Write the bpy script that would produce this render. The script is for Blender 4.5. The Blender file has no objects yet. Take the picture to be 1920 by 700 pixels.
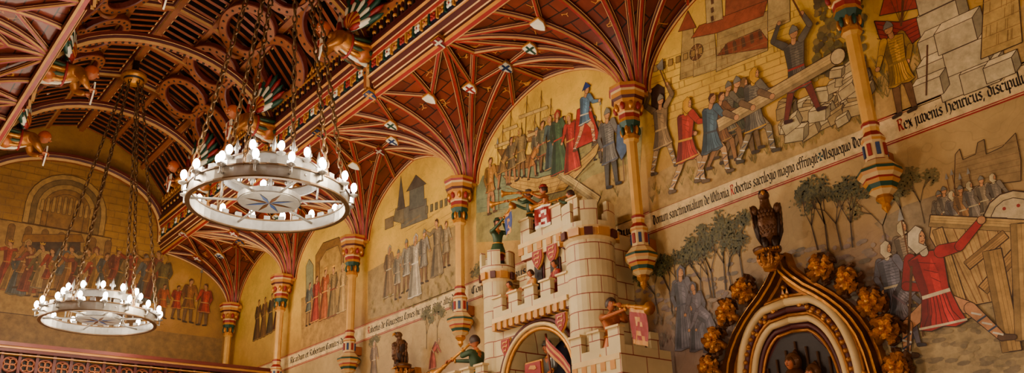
import bpy, math, random
from math import sin, cos, pi, sqrt, atan2, acos, radians
from mathutils import Vector, Matrix
random.seed(7)
V=Vector
S=6.5; CH=1.6
sc=bpy.context.scene
# ---------------------------------------------------------------- survey of the hall (photogrammetry)
_l=V((-1478,738,1694)).normalized(); _u=V((-130,-4150,1694)); _u=(_u-_l*_u.dot(_l)).normalized(); _r=_l.cross(_u).normalized(); _X=-_l
def ray(px,py):
    c=V((px-960,py-350,1694)); return V((_X.dot(c),_r.dot(c),_u.dot(c)))
def W(px,py,y=1.0):
    d=ray(px,py); k=y*S/d.y; return (d.x*k, CH+d.z*k)
XE=-2.517
def E(px,py):
    d=ray(px,py); k=XE*S/d.x; return (d.y*k, CH+d.z*k)
def P(x,y,z): return V((x*S,y*S,CH+z*S))
# ---------------------------------------------------------------- materials
def lin(c):
    g=.3*c[0]+.59*c[1]+.11*c[2]; c=[max(0,min(255,g+(x-g)*1.24)) for x in c]
    return tuple(((x/255)/12.92 if x/255<=.04045 else ((x/255+.055)/1.055)**2.4) for x in c)
MATS={}
def mat(name,rgb,rough=.55,metal=0.0,var=.25,scale=8,bump=.15,emit=0):
    if name in MATS: return MATS[name]
    m=bpy.data.materials.new(name); m.use_nodes=True; nt=m.node_tree; b=nt.nodes['Principled BSDF']
    c=lin(rgb)
    geo=nt.nodes.new('ShaderNodeNewGeometry'); n=nt.nodes.new('ShaderNodeTexNoise'); n.inputs['Scale'].default_value=scale; n.inputs['Detail'].default_value=4
    nt.links.new(geo.outputs['Position'],n.inputs['Vector'])
    mx=nt.nodes.new('ShaderNodeMix'); mx.data_type='RGBA'
    mx.inputs[6].default_value=(*[x*(1-var) for x in c],1); mx.inputs[7].default_value=(*[min(1,x*(1+var)) for x in c],1)
    nt.links.new(n.outputs['Fac'],mx.inputs[0]); nt.links.new(mx.outputs[2],b.inputs['Base Color'])
    b.inputs['Roughness'].default_value=rough; b.inputs['Metallic'].default_value=metal
    if bump:
        bp=nt.nodes.new('ShaderNodeBump'); bp.inputs['Strength'].default_value=bump; bp.inputs['Distance'].default_value=.01
        nt.links.new(n.outputs['Fac'],bp.inputs['Height']); nt.links.new(bp.outputs[0],b.inputs['Normal'])
    if emit:
        b.inputs['Emission Color'].default_value=(1,.96,.88,1); b.inputs['Emission Strength'].default_value=emit
        m.cycles.emission_sampling='NONE'
    MATS[name]=m; return m
mat('red',(122,24,20)); mat('darkred',(64,16,13)); mat('cream',(206,164,108)); mat('gold',(190,134,54),.4,.6,var=.45,scale=30,bump=.3)
mat('goldpaint',(180,128,62),.45); mat('ochre',(128,74,34)); mat('wood',(96,46,24),.5,scale=14); mat('wooddark',(28,14,9),.6); mat('woodred',(82,30,18),.5)
mat('antique',(150,100,44),.42,.55,var=.5,scale=24,bump=.4); mat('antiquedark',(76,47,22),.45,.5,var=.5,scale=24,bump=.4)
mat('rafter',(120,60,28),.5,scale=12,var=.55); mat('green',(22,56,42)); mat('blue',(30,48,84)); mat('navy',(14,20,42)); mat('black',(16,13,12)); mat('white',(232,222,202))
mat('iron',(150,145,138),.38,.5,scale=20); mat('chain',(96,74,50),.4,.6); mat('bulb',(255,248,235),emit=62); mat('candle',(245,240,225))
mat('skin',(166,100,62),var=.15); mat('hair',(48,26,14)); mat('bronze',(88,58,33),.4,.4,scale=40,bump=.6); mat('bronzedark',(44,28,17),.45,.4,scale=40,bump=.6); mat('habit',(66,44,28))
mat('tunicgreen',(44,62,38)); mat('tunicgold',(150,86,34),.4,.3); mat('tunicred',(122,26,22)); mat('tunicblue',(36,50,98)); mat('steel',(116,114,112),.35,.6)
mat('floorwood',(80,48,28)); mat('plaster',(170,134,88)); mat('shaft',(200,156,86),.4); mat('orange',(176,86,30)); mat('stonepaint',(204,176,128),.5)

def brickmat(name,c1,c2,mortar,scale,bw,bh,ms,rough=.6,flowers=None,usexy=False,nv=(.6,1.4)):
    m=bpy.data.materials.new(name); m.use_nodes=True; nt=m.node_tree; b=nt.nodes['Principled BSDF']; L=nt.links
    geo=nt.nodes.new('ShaderNodeNewGeometry'); sep=nt.nodes.new('ShaderNodeSeparateXYZ'); L.new(geo.outputs['Position'],sep.inputs[0])
    cmb=nt.nodes.new('ShaderNodeCombineXYZ')
    if usexy:
        L.new(sep.outputs[0],cmb.inputs[0]); L.new(sep.outputs[1],cmb.inputs[1])
    else:
        ad=nt.nodes.new('ShaderNodeMath'); L.new(sep.outputs[0],ad.inputs[0]); L.new(sep.outputs[1],ad.inputs[1])
        L.new(ad.outputs[0],cmb.inputs[0]); L.new(sep.outputs[2],cmb.inputs[1])
    br=nt.nodes.new('ShaderNodeTexBrick'); L.new(cmb.outputs[0],br.inputs['Vector'])
    br.inputs['Color1'].default_value=(*lin(c1),1); br.inputs['Color2'].default_value=(*lin(c2),1); br.inputs['Mortar'].default_value=(*lin(mortar),1)
    br.inputs['Scale'].default_value=scale; br.inputs['Mortar Size'].default_value=ms; br.inputs['Brick Width'].default_value=bw; br.inputs['Row Height'].default_value=bh
    out=br.outputs['Color']
    n=nt.nodes.new('ShaderNodeTexNoise'); n.inputs['Scale'].default_value=6; n.inputs['Detail'].default_value=5; L.new(geo.outputs['Position'],n.inputs['Vector'])
    hs=nt.nodes.new('ShaderNodeHueSaturation'); mr=nt.nodes.new('ShaderNodeMapRange'); mr.inputs[3].default_value=nv[0]; mr.inputs[4].default_value=nv[1]
    L.new(n.outputs['Fac'],mr.inputs[0]); L.new(mr.outputs[0],hs.inputs['Value']); L.new(out,hs.inputs['Color']); out=hs.outputs[0]
    if flowers:
        vo=nt.nodes.new('ShaderNodeTexVoronoi'); vo.feature='DISTANCE_TO_EDGE'; vo.inputs['Scale'].default_value=9; L.new(geo.outputs['Position'],vo.inputs['Vector'])
        vn=nt.nodes.new('ShaderNodeTexVoronoi'); vn.inputs['Scale'].default_value=3.2; vn.inputs['Randomness'].default_value=.5; L.new(geo.outputs['Position'],vn.inputs['Vector'])
        a=nt.nodes.new('ShaderNodeMath'); a.operation='LESS_THAN'; a.inputs[1].default_value=.035; L.new(vo.outputs['Distance'],a.inputs[0])
        c=nt.nodes.new('ShaderNodeMath'); c.operation='LESS_THAN'; c.inputs[1].default_value=.26; L.new(vn.outputs['Distance'],c.inputs[0])
        d=nt.nodes.new('ShaderNodeMath'); d.operation='MULTIPLY'; L.new(a.outputs[0],d.inputs[0]); L.new(c.outputs[0],d.inputs[1])
        mx=nt.nodes.new('ShaderNodeMix'); mx.data_type='RGBA'; L.new(d.outputs[0],mx.inputs[0]); L.new(out,mx.inputs[6]); mx.inputs[7].default_value=(*lin(flowers),1); out=mx.outputs[2]
    L.new(out,b.inputs['Base Color']); b.inputs['Roughness'].default_value=rough
    bp=nt.nodes.new('ShaderNodeBump'); bp.inputs['Strength'].default_value=.4; bp.inputs['Distance'].default_value=.01; bp.invert=True
    L.new(br.outputs['Fac'],bp.inputs['Height']); L.new(bp.outputs[0],b.inputs['Normal'])
    MATS[name]=m
brickmat('castlestone',(202,184,144),(192,172,130),(120,46,32),1,.34,.17,.005,.55,nv=(.8,1.18))
brickmat('vaultpanel',(108,46,21),(82,33,15),(22,9,6),1,.34,.16,.008,.45,flowers=(190,140,62),usexy=True)
brickmat('ceilboard',(66,32,15),(42,20,10),(12,7,5),1,.9,.22,.012,.5,usexy=True)

def muralwall(name,st):
    m=bpy.data.materials.new(name); m.use_nodes=True; nt=m.node_tree; b=nt.nodes['Principled BSDF']; L=nt.links
    def N(t): return nt.nodes.new(t)
    geo=N('ShaderNodeNewGeometry'); sep=N('ShaderNodeSeparateXYZ'); L.new(geo.outputs['Position'],sep.inputs[0])
    n=N('ShaderNodeTexNoise'); n.inputs['Scale'].default_value=1.6; n.inputs['Detail'].default_value=7; n.inputs['Roughness'].default_value=.62; L.new(geo.outputs['Position'],n.inputs['Vector'])
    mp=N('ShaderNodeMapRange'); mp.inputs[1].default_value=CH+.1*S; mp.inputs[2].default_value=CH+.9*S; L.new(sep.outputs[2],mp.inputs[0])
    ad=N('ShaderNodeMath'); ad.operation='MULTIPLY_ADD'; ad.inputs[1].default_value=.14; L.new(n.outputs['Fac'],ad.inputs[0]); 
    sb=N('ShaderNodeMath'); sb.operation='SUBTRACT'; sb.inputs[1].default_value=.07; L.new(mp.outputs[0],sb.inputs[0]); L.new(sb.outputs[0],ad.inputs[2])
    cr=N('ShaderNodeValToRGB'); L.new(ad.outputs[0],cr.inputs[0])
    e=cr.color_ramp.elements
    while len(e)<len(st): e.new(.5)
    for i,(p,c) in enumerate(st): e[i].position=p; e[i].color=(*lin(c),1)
    n2=N('ShaderNodeTexNoise'); n2.inputs['Scale'].default_value=.9; n2.inputs['Detail'].default_value=8; n2.inputs['Roughness'].default_value=.72; L.new(geo.outputs['Position'],n2.inputs['Vector'])
    mr=N('ShaderNodeMapRange'); mr.inputs[1].default_value=.28; mr.inputs[2].default_value=.72; mr.inputs[3].default_value=.5; mr.inputs[4].default_value=1.24; L.new(n2.outputs['Fac'],mr.inputs[0])
    n3=N('ShaderNodeTexNoise'); n3.inputs['Scale'].default_value=1.1; n3.inputs['Detail'].default_value=3; L.new(geo.outputs['Position'],n3.inputs['Vector'])
    m1=N('ShaderNodeMath'); m1.operation='MULTIPLY'; m1.inputs[1].default_value=22; L.new(n3.outputs['Fac'],m1.inputs[0])
    m2=N('ShaderNodeMath'); m2.operation='FRACT'; L.new(m1.outputs[0],m2.inputs[0])
    m3=N('ShaderNodeMath'); m3.operation='LESS_THAN'; m3.inputs[1].default_value=.07; L.new(m2.outputs[0],m3.inputs[0])
    m4=N('ShaderNodeMath'); m4.operation='MULTIPLY_ADD'; m4.inputs[1].default_value=-.14; m4.inputs[2].default_value=1; L.new(m3.outputs[0],m4.inputs[0])
    m5=N('ShaderNodeMath'); m5.operation='MULTIPLY'; L.new(mr.outputs[0],m5.inputs[0]); L.new(m4.outputs[0],m5.inputs[1])
    hs=N('ShaderNodeHueSaturation'); L.new(cr.outputs[0],hs.inputs['Color']); L.new(m5.outputs[0],hs.inputs['Value'])
    L.new(hs.outputs[0],b.inputs['Base Color']); b.inputs['Roughness'].default_value=.6
    MATS[name]=m
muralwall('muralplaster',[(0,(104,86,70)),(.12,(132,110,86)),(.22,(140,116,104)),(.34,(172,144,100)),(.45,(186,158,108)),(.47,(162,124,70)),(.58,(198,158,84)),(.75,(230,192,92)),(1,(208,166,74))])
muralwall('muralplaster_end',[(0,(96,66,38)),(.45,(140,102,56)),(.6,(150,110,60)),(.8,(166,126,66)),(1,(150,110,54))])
m=bpy.data.materials.new('pigment'); m.use_nodes=True; nt=m.node_tree; b=nt.nodes['Principled BSDF']
at=nt.nodes.new('ShaderNodeAttribute'); at.attribute_name='Col'; geo=nt.nodes.new('ShaderNodeNewGeometry')
n=nt.nodes.new('ShaderNodeTexNoise'); n.inputs['Scale'].default_value=9; n.inputs['Detail'].default_value=7; n.inputs['Roughness'].default_value=.7; nt.links.new(geo.outputs['Position'],n.inputs['Vector'])
mr=nt.nodes.new('ShaderNodeMapRange'); mr.inputs[1].default_value=.28; mr.inputs[2].default_value=.72; mr.inputs[3].default_value=.5; mr.inputs[4].default_value=1.3; nt.links.new(n.outputs['Fac'],mr.inputs[0])
hs=nt.nodes.new('ShaderNodeHueSaturation'); nt.links.new(at.outputs['Color'],hs.inputs['Color']); nt.links.new(mr.outputs[0],hs.inputs['Value']); nt.links.new(hs.outputs[0],b.inputs['Base Color']); b.inputs['Roughness'].default_value=.6
MATS['pigment']=m

# ---------------------------------------------------------------- mesh builder
def link(o,parent=None):
    sc.collection.objects.link(o)
    if parent: o.parent=parent
    return o
class MB:
    def __init__(s): s.v=[]; s.f=[]; s.m=[]; s.c=None; s.sm=[]; s.T=None
    def add(s,vs,fs,m,smooth=False):
        k=len(s.v)
        if s.T is not None: vs=[s.T@V(a) for a in vs]
        s.v.extend([tuple(a) for a in vs])
        for i,f in enumerate(fs):
            s.f.append([k+j for j in f]); s.m.append(m[i] if isinstance(m,list) else m); s.sm.append(smooth)
    def box(s,c,d,m,rz=0):
        x,y,z=d[0]/2,d[1]/2,d[2]/2; R=Matrix.Rotation(rz,3,'Z'); c=V(c)
        vs=[c+R@V((a*x,b*y,g*z)) for a in(-1,1) for b in(-1,1) for g in(-1,1)]
        s.add(vs,[(0,1,3,2),(4,6,7,5),(0,4,5,1),(2,3,7,6),(0,2,6,4),(1,5,7,3)],m)
    def lathe(s,prof,c,m,seg=20,smooth=True,sq=None):
        c=V(c); vs=[]; n=len(prof)
        for i in range(seg):
            a=2*pi*(i+.5)/seg
            for p in prof: vs.append(c+V((p[0]*cos(a),p[0]*sin(a),p[1])))
        fs=[];ms=[]
        for i in range(seg):
            j=(i+1)%seg
            for k in range(n-1):
                fs.append((i*n+k,j*n+k,j*n+k+1,i*n+k+1)); ms.append(prof[k][2] if len(prof[k])>2 else m)
        s.add(vs,fs,ms,smooth)
    def tube(s,pts,rad,m,seg=8,closed=False,smooth=True):
        pts=[V(p) for p in pts]; n=len(pts)
        if not hasattr(rad,'__len__'): rad=[rad]*n
        vs=[]; pv=None
        for i,p in enumerate(pts):
            if closed: t=pts[(i+1)%n]-pts[i-1]
            else: t=pts[min(i+1,n-1)]-pts[max(i-1,0)]
            t=t.normalized() if t.length>1e-9 else V((0,0,1))
            if pv is None: a=t.orthogonal().normalized()
            else:
                a=pv-t*pv.dot(t); a=a.normalized() if a.length>1e-6 else t.orthogonal().normalized()
            pv=a; b=t.cross(a)
            for k in range(seg):
                an=2*pi*k/seg; vs.append(p+(a*cos(an)+b*sin(an))*rad[i])
        fs=[]
        for i in range(n if closed else n-1):
            j=(i+1)%n
            for k in range(seg):
                q=(k+1)%seg; fs.append((i*seg+k,i*seg+q,j*seg+q,j*seg+k))
        if not closed: fs+= [tuple(range(seg))[::-1], tuple((n-1)*seg+k for k in range(seg))]
        s.add(vs,fs,m,smooth)
    def sweep(s,pts,nrm,prof,ms,k=1.0):
        pts=[V(p) for p in pts]; n=len(pts); vs=[]; q=len(prof)
        for i,p in enumerate(pts):
            t=(pts[min(i+1,n-1)]-pts[max(i-1,0)]).normalized(); nn=V(nrm[i]); nn=(nn-t*nn.dot(t)).normalized(); sd=t.cross(nn)
            for w,h in prof: vs.append(p+sd*w*k+nn*h*k)
        fs=[];mm=[]
        for i in range(n-1):
            for j in range(q-1): fs.append((i*q+j,i*q+j+1,(i+1)*q+j+1,(i+1)*q+j)); mm.append(ms[j])
        s.add(vs,fs,mm)
    def ell(s,c,r,m,a=12,b=8,R=None):
        c=V(c); vs=[]; 
        for i in range(b+1):
            t=pi*i/b
            for k in range(a):
                q=V((r[0]*sin(t)*cos(2*pi*k/a),r[1]*sin(t)*sin(2*pi*k/a),r[2]*cos(t)))
                vs.append(c+(R@q if R else q))
        fs=[(i*a+k,i*a+(k+1)%a,(i+1)*a+(k+1)%a,(i+1)*a+k) for i in range(b) for k in range(a)]
        s.add(vs,fs,m,True)
    def plate(s,poly,fn,th,m):
        n=len(poly); vs=[fn(a,b,0) for a,b in poly]+[fn(a,b,th) for a,b in poly]
        fs=[tuple(range(n,2*n))]+[(i,(i+1)%n,n+(i+1)%n,n+i) for i in range(n)]
        s.add(vs,fs,m)
    def obj(s,name,parent=None,loc=None):
        me=bpy.data.meshes.new(name); me.from_pydata(s.v,[],s.f)
        ns=[]
        for x in s.m:
            if x not in ns: ns.append(x)
        for x in ns: me.materials.append(MATS[x])
        ix={x:i for i,x in enumerate(ns)}
        me.polygons.foreach_set('material_index',[ix[x] for x in s.m]); me.polygons.foreach_set('use_smooth',s.sm)
        me.update()
        o=bpy.data.objects.new(name,me); link(o,parent)
        if loc is not None: o.location=loc
        return o

# ---------------------------------------------------------------- 2-D mural painter (thin pigment layers on the wall)
def shade(c,k): return tuple(max(0,min(255,x*k)) for x in c)
def mixc(a,b,t): return tuple(x*(1-t)+y*t for x,y in zip(a,b))
INK=(62,40,24)
class Paint:
    def __init__(s,fn,tone=1.0,to=(150,112,60),tm=.0): s.fn=fn; s.v=[]; s.f=[]; s.c=[]; s.d=.003; s.tone=tone*.94; s.to=to; s.tm=tm
    def poly(s,pts,col,inc=True):
        if inc: s.d+=.00002
        k=len(s.v)
        for a,b in pts: s.v.append(tuple(s.fn(a,b,s.d)))
        s.f.append(list(range(k,k+len(pts)))); s.c.append(shade(mixc(col,s.to,s.tm),s.tone))
    def opoly(s,pts,col,w=.008):
        s.poly(pts,col); s.line(list(pts)+[pts[0]],w,INK)
    def line(s,pts,w,col):
        s.d+=.00002
        for (a,b),(c,d) in zip(pts,pts[1:]):
            dx,dy=c-a,d-b; L=sqrt(dx*dx+dy*dy) or 1e-6; nx,ny=-dy/L*w/2,dx/L*w/2
            s.poly([(a+nx,b+ny),(c+nx,d+ny),(c-nx,d-ny),(a-nx,b-ny)],col,False)
    def beam(s,p,q,w,col,o=.008):
        dx,dy=q[0]-p[0],q[1]-p[1]; L=sqrt(dx*dx+dy*dy); nx,ny=-dy/L*w/2,dx/L*w/2
        s.opoly([(p[0]+nx,p[1]+ny),(q[0]+nx,q[1]+ny),(q[0]-nx,q[1]-ny),(p[0]-nx,p[1]-ny)],col,o)
        s.poly([(p[0]-nx*.3,p[1]-ny*.3),(q[0]-nx*.3,q[1]-ny*.3),(q[0]-nx,q[1]-ny),(p[0]-nx,p[1]-ny)],shade(col,.78))
        for t in (-.4,.1,.5): s.line([(p[0]+nx*t,p[1]+ny*t),(q[0]+nx*t,q[1]+ny*t)],.003,shade(col,.65))
    def limb(s,p,q,w1,w2,col,o=.007):
        for e,c in ((o,INK),(0,col)):
            a=atan2(q[1]-p[1],q[0]-p[0]); pts=[]
            for i in range(6):
                t=a+pi/2+pi*i/5; pts.append((p[0]+cos(t)*(w1/2+e),p[1]+sin(t)*(w1/2+e)))
            for i in range(6):
                t=a-pi/2+pi*i/5; pts.append((q[0]+cos(t)*(w2/2+e),q[1]+sin(t)*(w2/2+e)))
            s.poly(pts,c)
    def disc(s,x,z,r,col,o=.007,rz=None,n=14):
        rz=rz or r
        if o: s.poly([(x+(r+o)*cos(2*pi*i/n),z+(rz+o)*sin(2*pi*i/n)) for i in range(n)],INK)
        s.poly([(x+r*cos(2*pi*i/n),z+rz*sin(2*pi*i/n)) for i in range(n)],col)
    def obj(s,name):
        me=bpy.data.meshes.new(name); me.from_pydata(s.v,[],s.f); me.materials.append(MATS['pigment'])
        ca=me.color_attributes.new('Col','FLOAT_COLOR','CORNER'); data=[]
        for f,c in zip(s.f,s.c):
            data.extend([*lin(c),1.0]*len(f))
        ca.data.foreach_set('color',data); me.update()
        return link(bpy.data.objects.new(name,me))
wallfn=lambda a,b,d: V((a,S-d,b))
endfn=lambda a,b,d: V((XE*S+d,a,b))
POSE={
'stand':dict(n=(0,.82),h=(.015,.915),hp=(0,.5),s1=(-.09,.8),s2=(.09,.8),e1=(-.15,.64),a1=(-.1,.5),e2=(.15,.65),a2=(.2,.55),k1=(-.055,.27),f1=(-.07,.02),k2=(.065,.27),f2=(.08,.02)),
'point':dict(n=(0,.82),h=(.02,.915),hp=(0,.5),s1=(-.09,.8),s2=(.09,.8),e1=(-.14,.66),a1=(-.03,.58),e2=(.2,.76),a2=(.32,.84),k1=(-.055,.27),f1=(-.09,.02),k2=(.075,.27),f2=(.1,.02)),
'stride':dict(n=(.05,.81),h=(.09,.9),hp=(0,.5),s1=(-.03,.79),s2=(.12,.79),e1=(.0,.63),a1=(.14,.55),e2=(.2,.66),a2=(.33,.62),k1=(-.1,.27),f1=(-.26,.05),k2=(.15,.28),f2=(.17,.02)),
'raise':dict(n=(.02,.8),h=(.04,.9),hp=(0,.5),s1=(-.08,.8),s2=(.11,.8),e1=(-.2,.92),a1=(-.1,1.08),e2=(.22,.9),a2=(.16,1.06),k1=(-.11,.27),f1=(-.2,.03),k2=(.1,.29),f2=(.16,.02)),
'bend':dict(n=(.2,.7),h=(.29,.76),hp=(-.02,.5),s1=(.12,.71),s2=(.22,.66),e1=(.16,.52),a1=(.26,.4),e2=(.3,.52),a2=(.4,.42),k1=(-.1,.27),f1=(-.16,.02),k2=(.1,.3),f2=(.12,.02)),
'kneel':dict(n=(.0,.62),h=(-.02,.72),hp=(.02,.32),s1=(-.1,.6),s2=(.1,.6),e1=(-.16,.44),a1=(.02,.38),e2=(.22,.6),a2=(.38,.72),k1=(-.2,.2),f1=(-.24,.02),k2=(.2,.22),f2=(.34,.02)),
}
SK=(200,148,102)
def fig(P_,x,z,h,pose='stand',kind='tunic',c=(150,60,40),c2=(200,170,90),legs=(120,90,60),flip=1,head='hair',wrap=False,prop=None):
    c=mixc(c,(170,138,92),.1); c2=mixc(c2,(170,138,92),.1)
    q=POSE[pose]; T=lambda p:(x+flip*p[0]*h,z+p[1]*h); g={k:T(v) for k,v in q.items()}; o=.0032*h/.9+.0012
    lw=lambda k:k*h
    if kind!='robe':
        for a,b in (('k1','f1'),('k2','f2')):
            P_.limb(g['hp'],g[a],lw(.1),lw(.07),legs,o); P_.limb(g[a],g[b],lw(.07),lw(.042),legs,o)
            fx,fz=g[b]; P_.limb((fx-.005*flip*h,fz),(fx+flip*.065*h,fz-.012*h),lw(.035),lw(.025),shade(legs,.5),o)
            if wrap:
                ax,az=g[a]
                for i in range(5):
                    t=.2+.17*i; px,pz=ax+(fx-ax)*t,az+(fz-az)*t; s_=1 if i%2 else -1
                    P_.line([(px-.028*h,pz-.012*h*s_),(px+.028*h,pz+.012*h*s_)],.011*h,(60,70,90) if i%2 else (222,214,196))
    P_.limb(g['s1'],g['e1'],lw(.075),lw(.055),shade(c,.8),o); P_.limb(g['e1'],g['a1'],lw(.055),lw(.04),shade(c,.8),o); P_.disc(*g['a1'],.022*h,SK,o)
    n=g['n'];hp=g['hp']; dx,dz=n[0]-hp[0],n[1]-hp[1]; L=sqrt(dx*dx+dz*dz); ux,uz=dx/L,dz/L; px_,pz_=uz,-ux
    hem={'tunic':.3,'mail':.3,'robe':.015,'short':.38}[kind]
    if pose=='kneel' and kind!='robe': hem=.14
    hw={'tunic':.15,'mail':.135,'robe':.19,'short':.13}[kind]
    def AT(t,w): return (hp[0]+ux*L*t+px_*w*h,hp[1]+uz*L*t+pz_*w*h)
    body=[AT(1,-.04),AT(.93,-.115),AT(.5,-.1),AT(.15,-.088)]
    hz=z+hem*h; cx=hp[0]
    body+=[(cx-hw*.8*h,(hz+hp[1])/2),(cx-hw*h,hz+.012*h),(cx-hw*.5*h,hz-.008*h),(cx,hz+.008*h),(cx+hw*.5*h,hz-.01*h),(cx+hw*h,hz+.01*h),(cx+hw*.8*h,(hz+hp[1])/2)]
    body+=[AT(.15,.088),AT(.5,.1),AT(.93,.115),AT(1,.04)]
    P_.poly(body,c); P_.line(body+[body[0]],o*1.6,INK)
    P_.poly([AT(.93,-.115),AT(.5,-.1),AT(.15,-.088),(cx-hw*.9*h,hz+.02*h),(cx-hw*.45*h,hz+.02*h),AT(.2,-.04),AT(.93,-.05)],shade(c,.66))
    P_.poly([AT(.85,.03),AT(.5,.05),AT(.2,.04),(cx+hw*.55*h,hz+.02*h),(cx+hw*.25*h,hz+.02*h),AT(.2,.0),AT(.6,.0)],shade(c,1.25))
    for i in range(7):
        t=-.85+.28*i; P_.line([AT(.08,t*.07),((cx+t*hw*.6*h),(hz+hp[1])/2+.01*h*(i%2)),(cx+t*hw*.95*h,hz+.02*h)],.005*h,shade(c,.45))
    for i in range(3): P_.line([AT(.85-.2*i,-.06+.03*i),AT(.7-.2*i,.05)],.004*h,shade(c,.5))
    P_.line([AT(.1,-.09),AT(.1,.09)],.022*h,c2); P_.line([(cx-hw*h,hz+.02*h),(cx,hz+.018*h),(cx+hw*h,hz+.02*h)],.014*h,c2)
    if kind=='mail':
        for i in range(9):
            t=.15+.09*i; P_.line([AT(t,-.09),AT(t,.09)],.005*h,shade(c,.6))
    P_.limb(g['s2'],g['e2'],lw(.078),lw(.058),c,o); P_.limb(g['e2'],g['a2'],lw(.056),lw(.04),c,o); P_.disc(*g['a2'],.024*h,SK,o)
    P_.limb(n,g['h'],lw(.05),lw(.05),SK if head!='hood' else c2,o)
    hx,hzz=g['h']; P_.disc(hx,hzz,.045*h,SK,o,.058*h)
    HR=(80,46,24)
    if head=='hair': P_.poly([(hx+flip*(-.05)*h,hzz-.03*h),(hx-flip*.055*h,hzz+.03*h),(hx-flip*.02*h,hzz+.07*h),(hx+flip*.035*h,hzz+.055*h),(hx+flip*.03*h,hzz+.03*h),(hx-flip*.015*h,hzz+.02*h)],HR)
    if head=='hood':
        P_.opoly([(hx-flip*.03*h,hzz-.1*h),(hx-flip*.075*h,hzz-.03*h),(hx-flip*.06*h,hzz+.05*h),(hx,hzz+.085*h),(hx+flip*.04*h,hzz+.05*h),(hx+flip*.012*h,hzz+.02*h),(hx+flip*.0*h,hzz-.03*h),(hx+flip*.05*h,hzz-.07*h)],c2,o)
    if head=='helm':
        P_.opoly([(hx-.055*h,hzz+.005*h),(hx-.04*h,hzz+.05*h),(hx,hzz+.09*h),(hx+.04*h,hzz+.05*h),(hx+.055*h,hzz+.005*h)],(128,124,112),o)
    if head=='crown':
        P_.poly([(hx-flip*.05*h,hzz-.04*h),(hx-flip*.055*h,hzz+.04*h),(hx+flip*.03*h,hzz+.045*h),(hx-flip*.015*h,hzz+.01*h)],HR)
        P_.opoly([(hx-.045*h,hzz+.03*h),(hx-.055*h,hzz+.09*h),(hx-.02*h,hzz+.06*h),(hx,hzz+.1*h),(hx+.02*h,hzz+.06*h),(hx+.055*h,hzz+.09*h),(hx+.045*h,hzz+.03*h)],(222,170,60),o)
    if head=='veil':
        P_.opoly([(hx-.06*h,hzz-.12*h),(hx-.065*h,hzz+.03*h),(hx,hzz+.085*h),(hx+.062*h,hzz+.03*h),(hx+.05*h,hzz-.1*h),(hx+.03*h,hzz+.02*h),(hx,hzz+.045*h),(hx-.03*h,hzz+.02*h)],c2,o)
    P_.disc(hx+flip*.02*h,hzz+.008*h,.006*h,(40,26,18),0,n=6); P_.line([(hx+flip*.012*h,hzz-.028*h),(hx+flip*.034*h,hzz-.026*h)],.006*h,(120,60,44)); P_.line([(hx+flip*.036*h,hzz+.01*h),(hx+flip*.044*h,hzz-.012*h),(hx+flip*.034*h,hzz-.014*h)],.004*h,INK)
    if prop=='spear':
        ax,az=g['a2']; P_.line([(ax,z),(ax+flip*.02*h,az+.62*h)],.014*h,(100,64,36)); P_.poly([(ax-.02*h,az+.6*h),(ax+flip*.025*h,az+.72*h),(ax+.045*h,az+.6*h)],(150,146,138))
    if prop=='axe':
        ax,az=g['a2']; P_.line([(ax,az-.05*h),(ax-flip*.1*h,az+.3*h)],.02*h,(100,64,36)); P_.opoly([(ax-flip*.13*h,az+.3*h),(ax-flip*.02*h,az+.36*h),(ax-flip*.03*h,az+.2*h),(ax-flip*.1*h,az+.24*h)],(130,124,112),o)
def WF(P_,fx,fy,hy,*a,f=W,**k):
    x,z=f(fx,fy); x2,z2=f(fx,hy); fig(P_,x,z,(z2-z)/.985,*a,**k)
def pp(pts,f=W): return [f(*p) for p in pts]
def tree(P_,x,z,h,lean=0,col=(68,52,36),leaf=((84,80,48),(66,66,42),(102,94,56)),dens=1.0):
    P_.d+=.0001; lv=P_.d
    def br(x,z,a,L,w,d):
        x2,z2=x+cos(a)*L,z+sin(a)*L; dx,dy=x2-x,z2-z; q=sqrt(dx*dx+dy*dy) or 1e-6; nx,ny=-dy/q*w/2,dx/q*w/2
        P_.poly([(x+nx,z+ny),(x2+nx*.7,z2+ny*.7),(x2-nx*.7,z2-ny*.7),(x-nx,z-ny)],col,False)
        if d<=1:
            for i in range(int(4*dens)):
                P_.d=lv+.00003*random.randint(1,8)
                a2=random.uniform(0,2*pi); rr=random.uniform(.01,.06); lx,lz=x2+cos(a2)*rr,z2+sin(a2)*rr; b=random.uniform(0,pi); s_=random.uniform(.012,.022)
                P_.poly([(lx-cos(b)*s_,lz-sin(b)*s_),(lx-sin(b)*s_*.5,lz+cos(b)*s_*.5),(lx+cos(b)*s_,lz+sin(b)*s_),(lx+sin(b)*s_*.5,lz-cos(b)*s_*.5)],random.choice(leaf),False)
            P_.d=lv
        if d==0: return
        for i in range(3 if d>1 else 2):
            br(x2,z2,a+random.uniform(-.6,.6),L*random.uniform(.52,.74),w*.6,d-1)
    br(x,z,pi/2+lean,h*.34,.024*h,4); P_.d=lv+.0003

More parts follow.
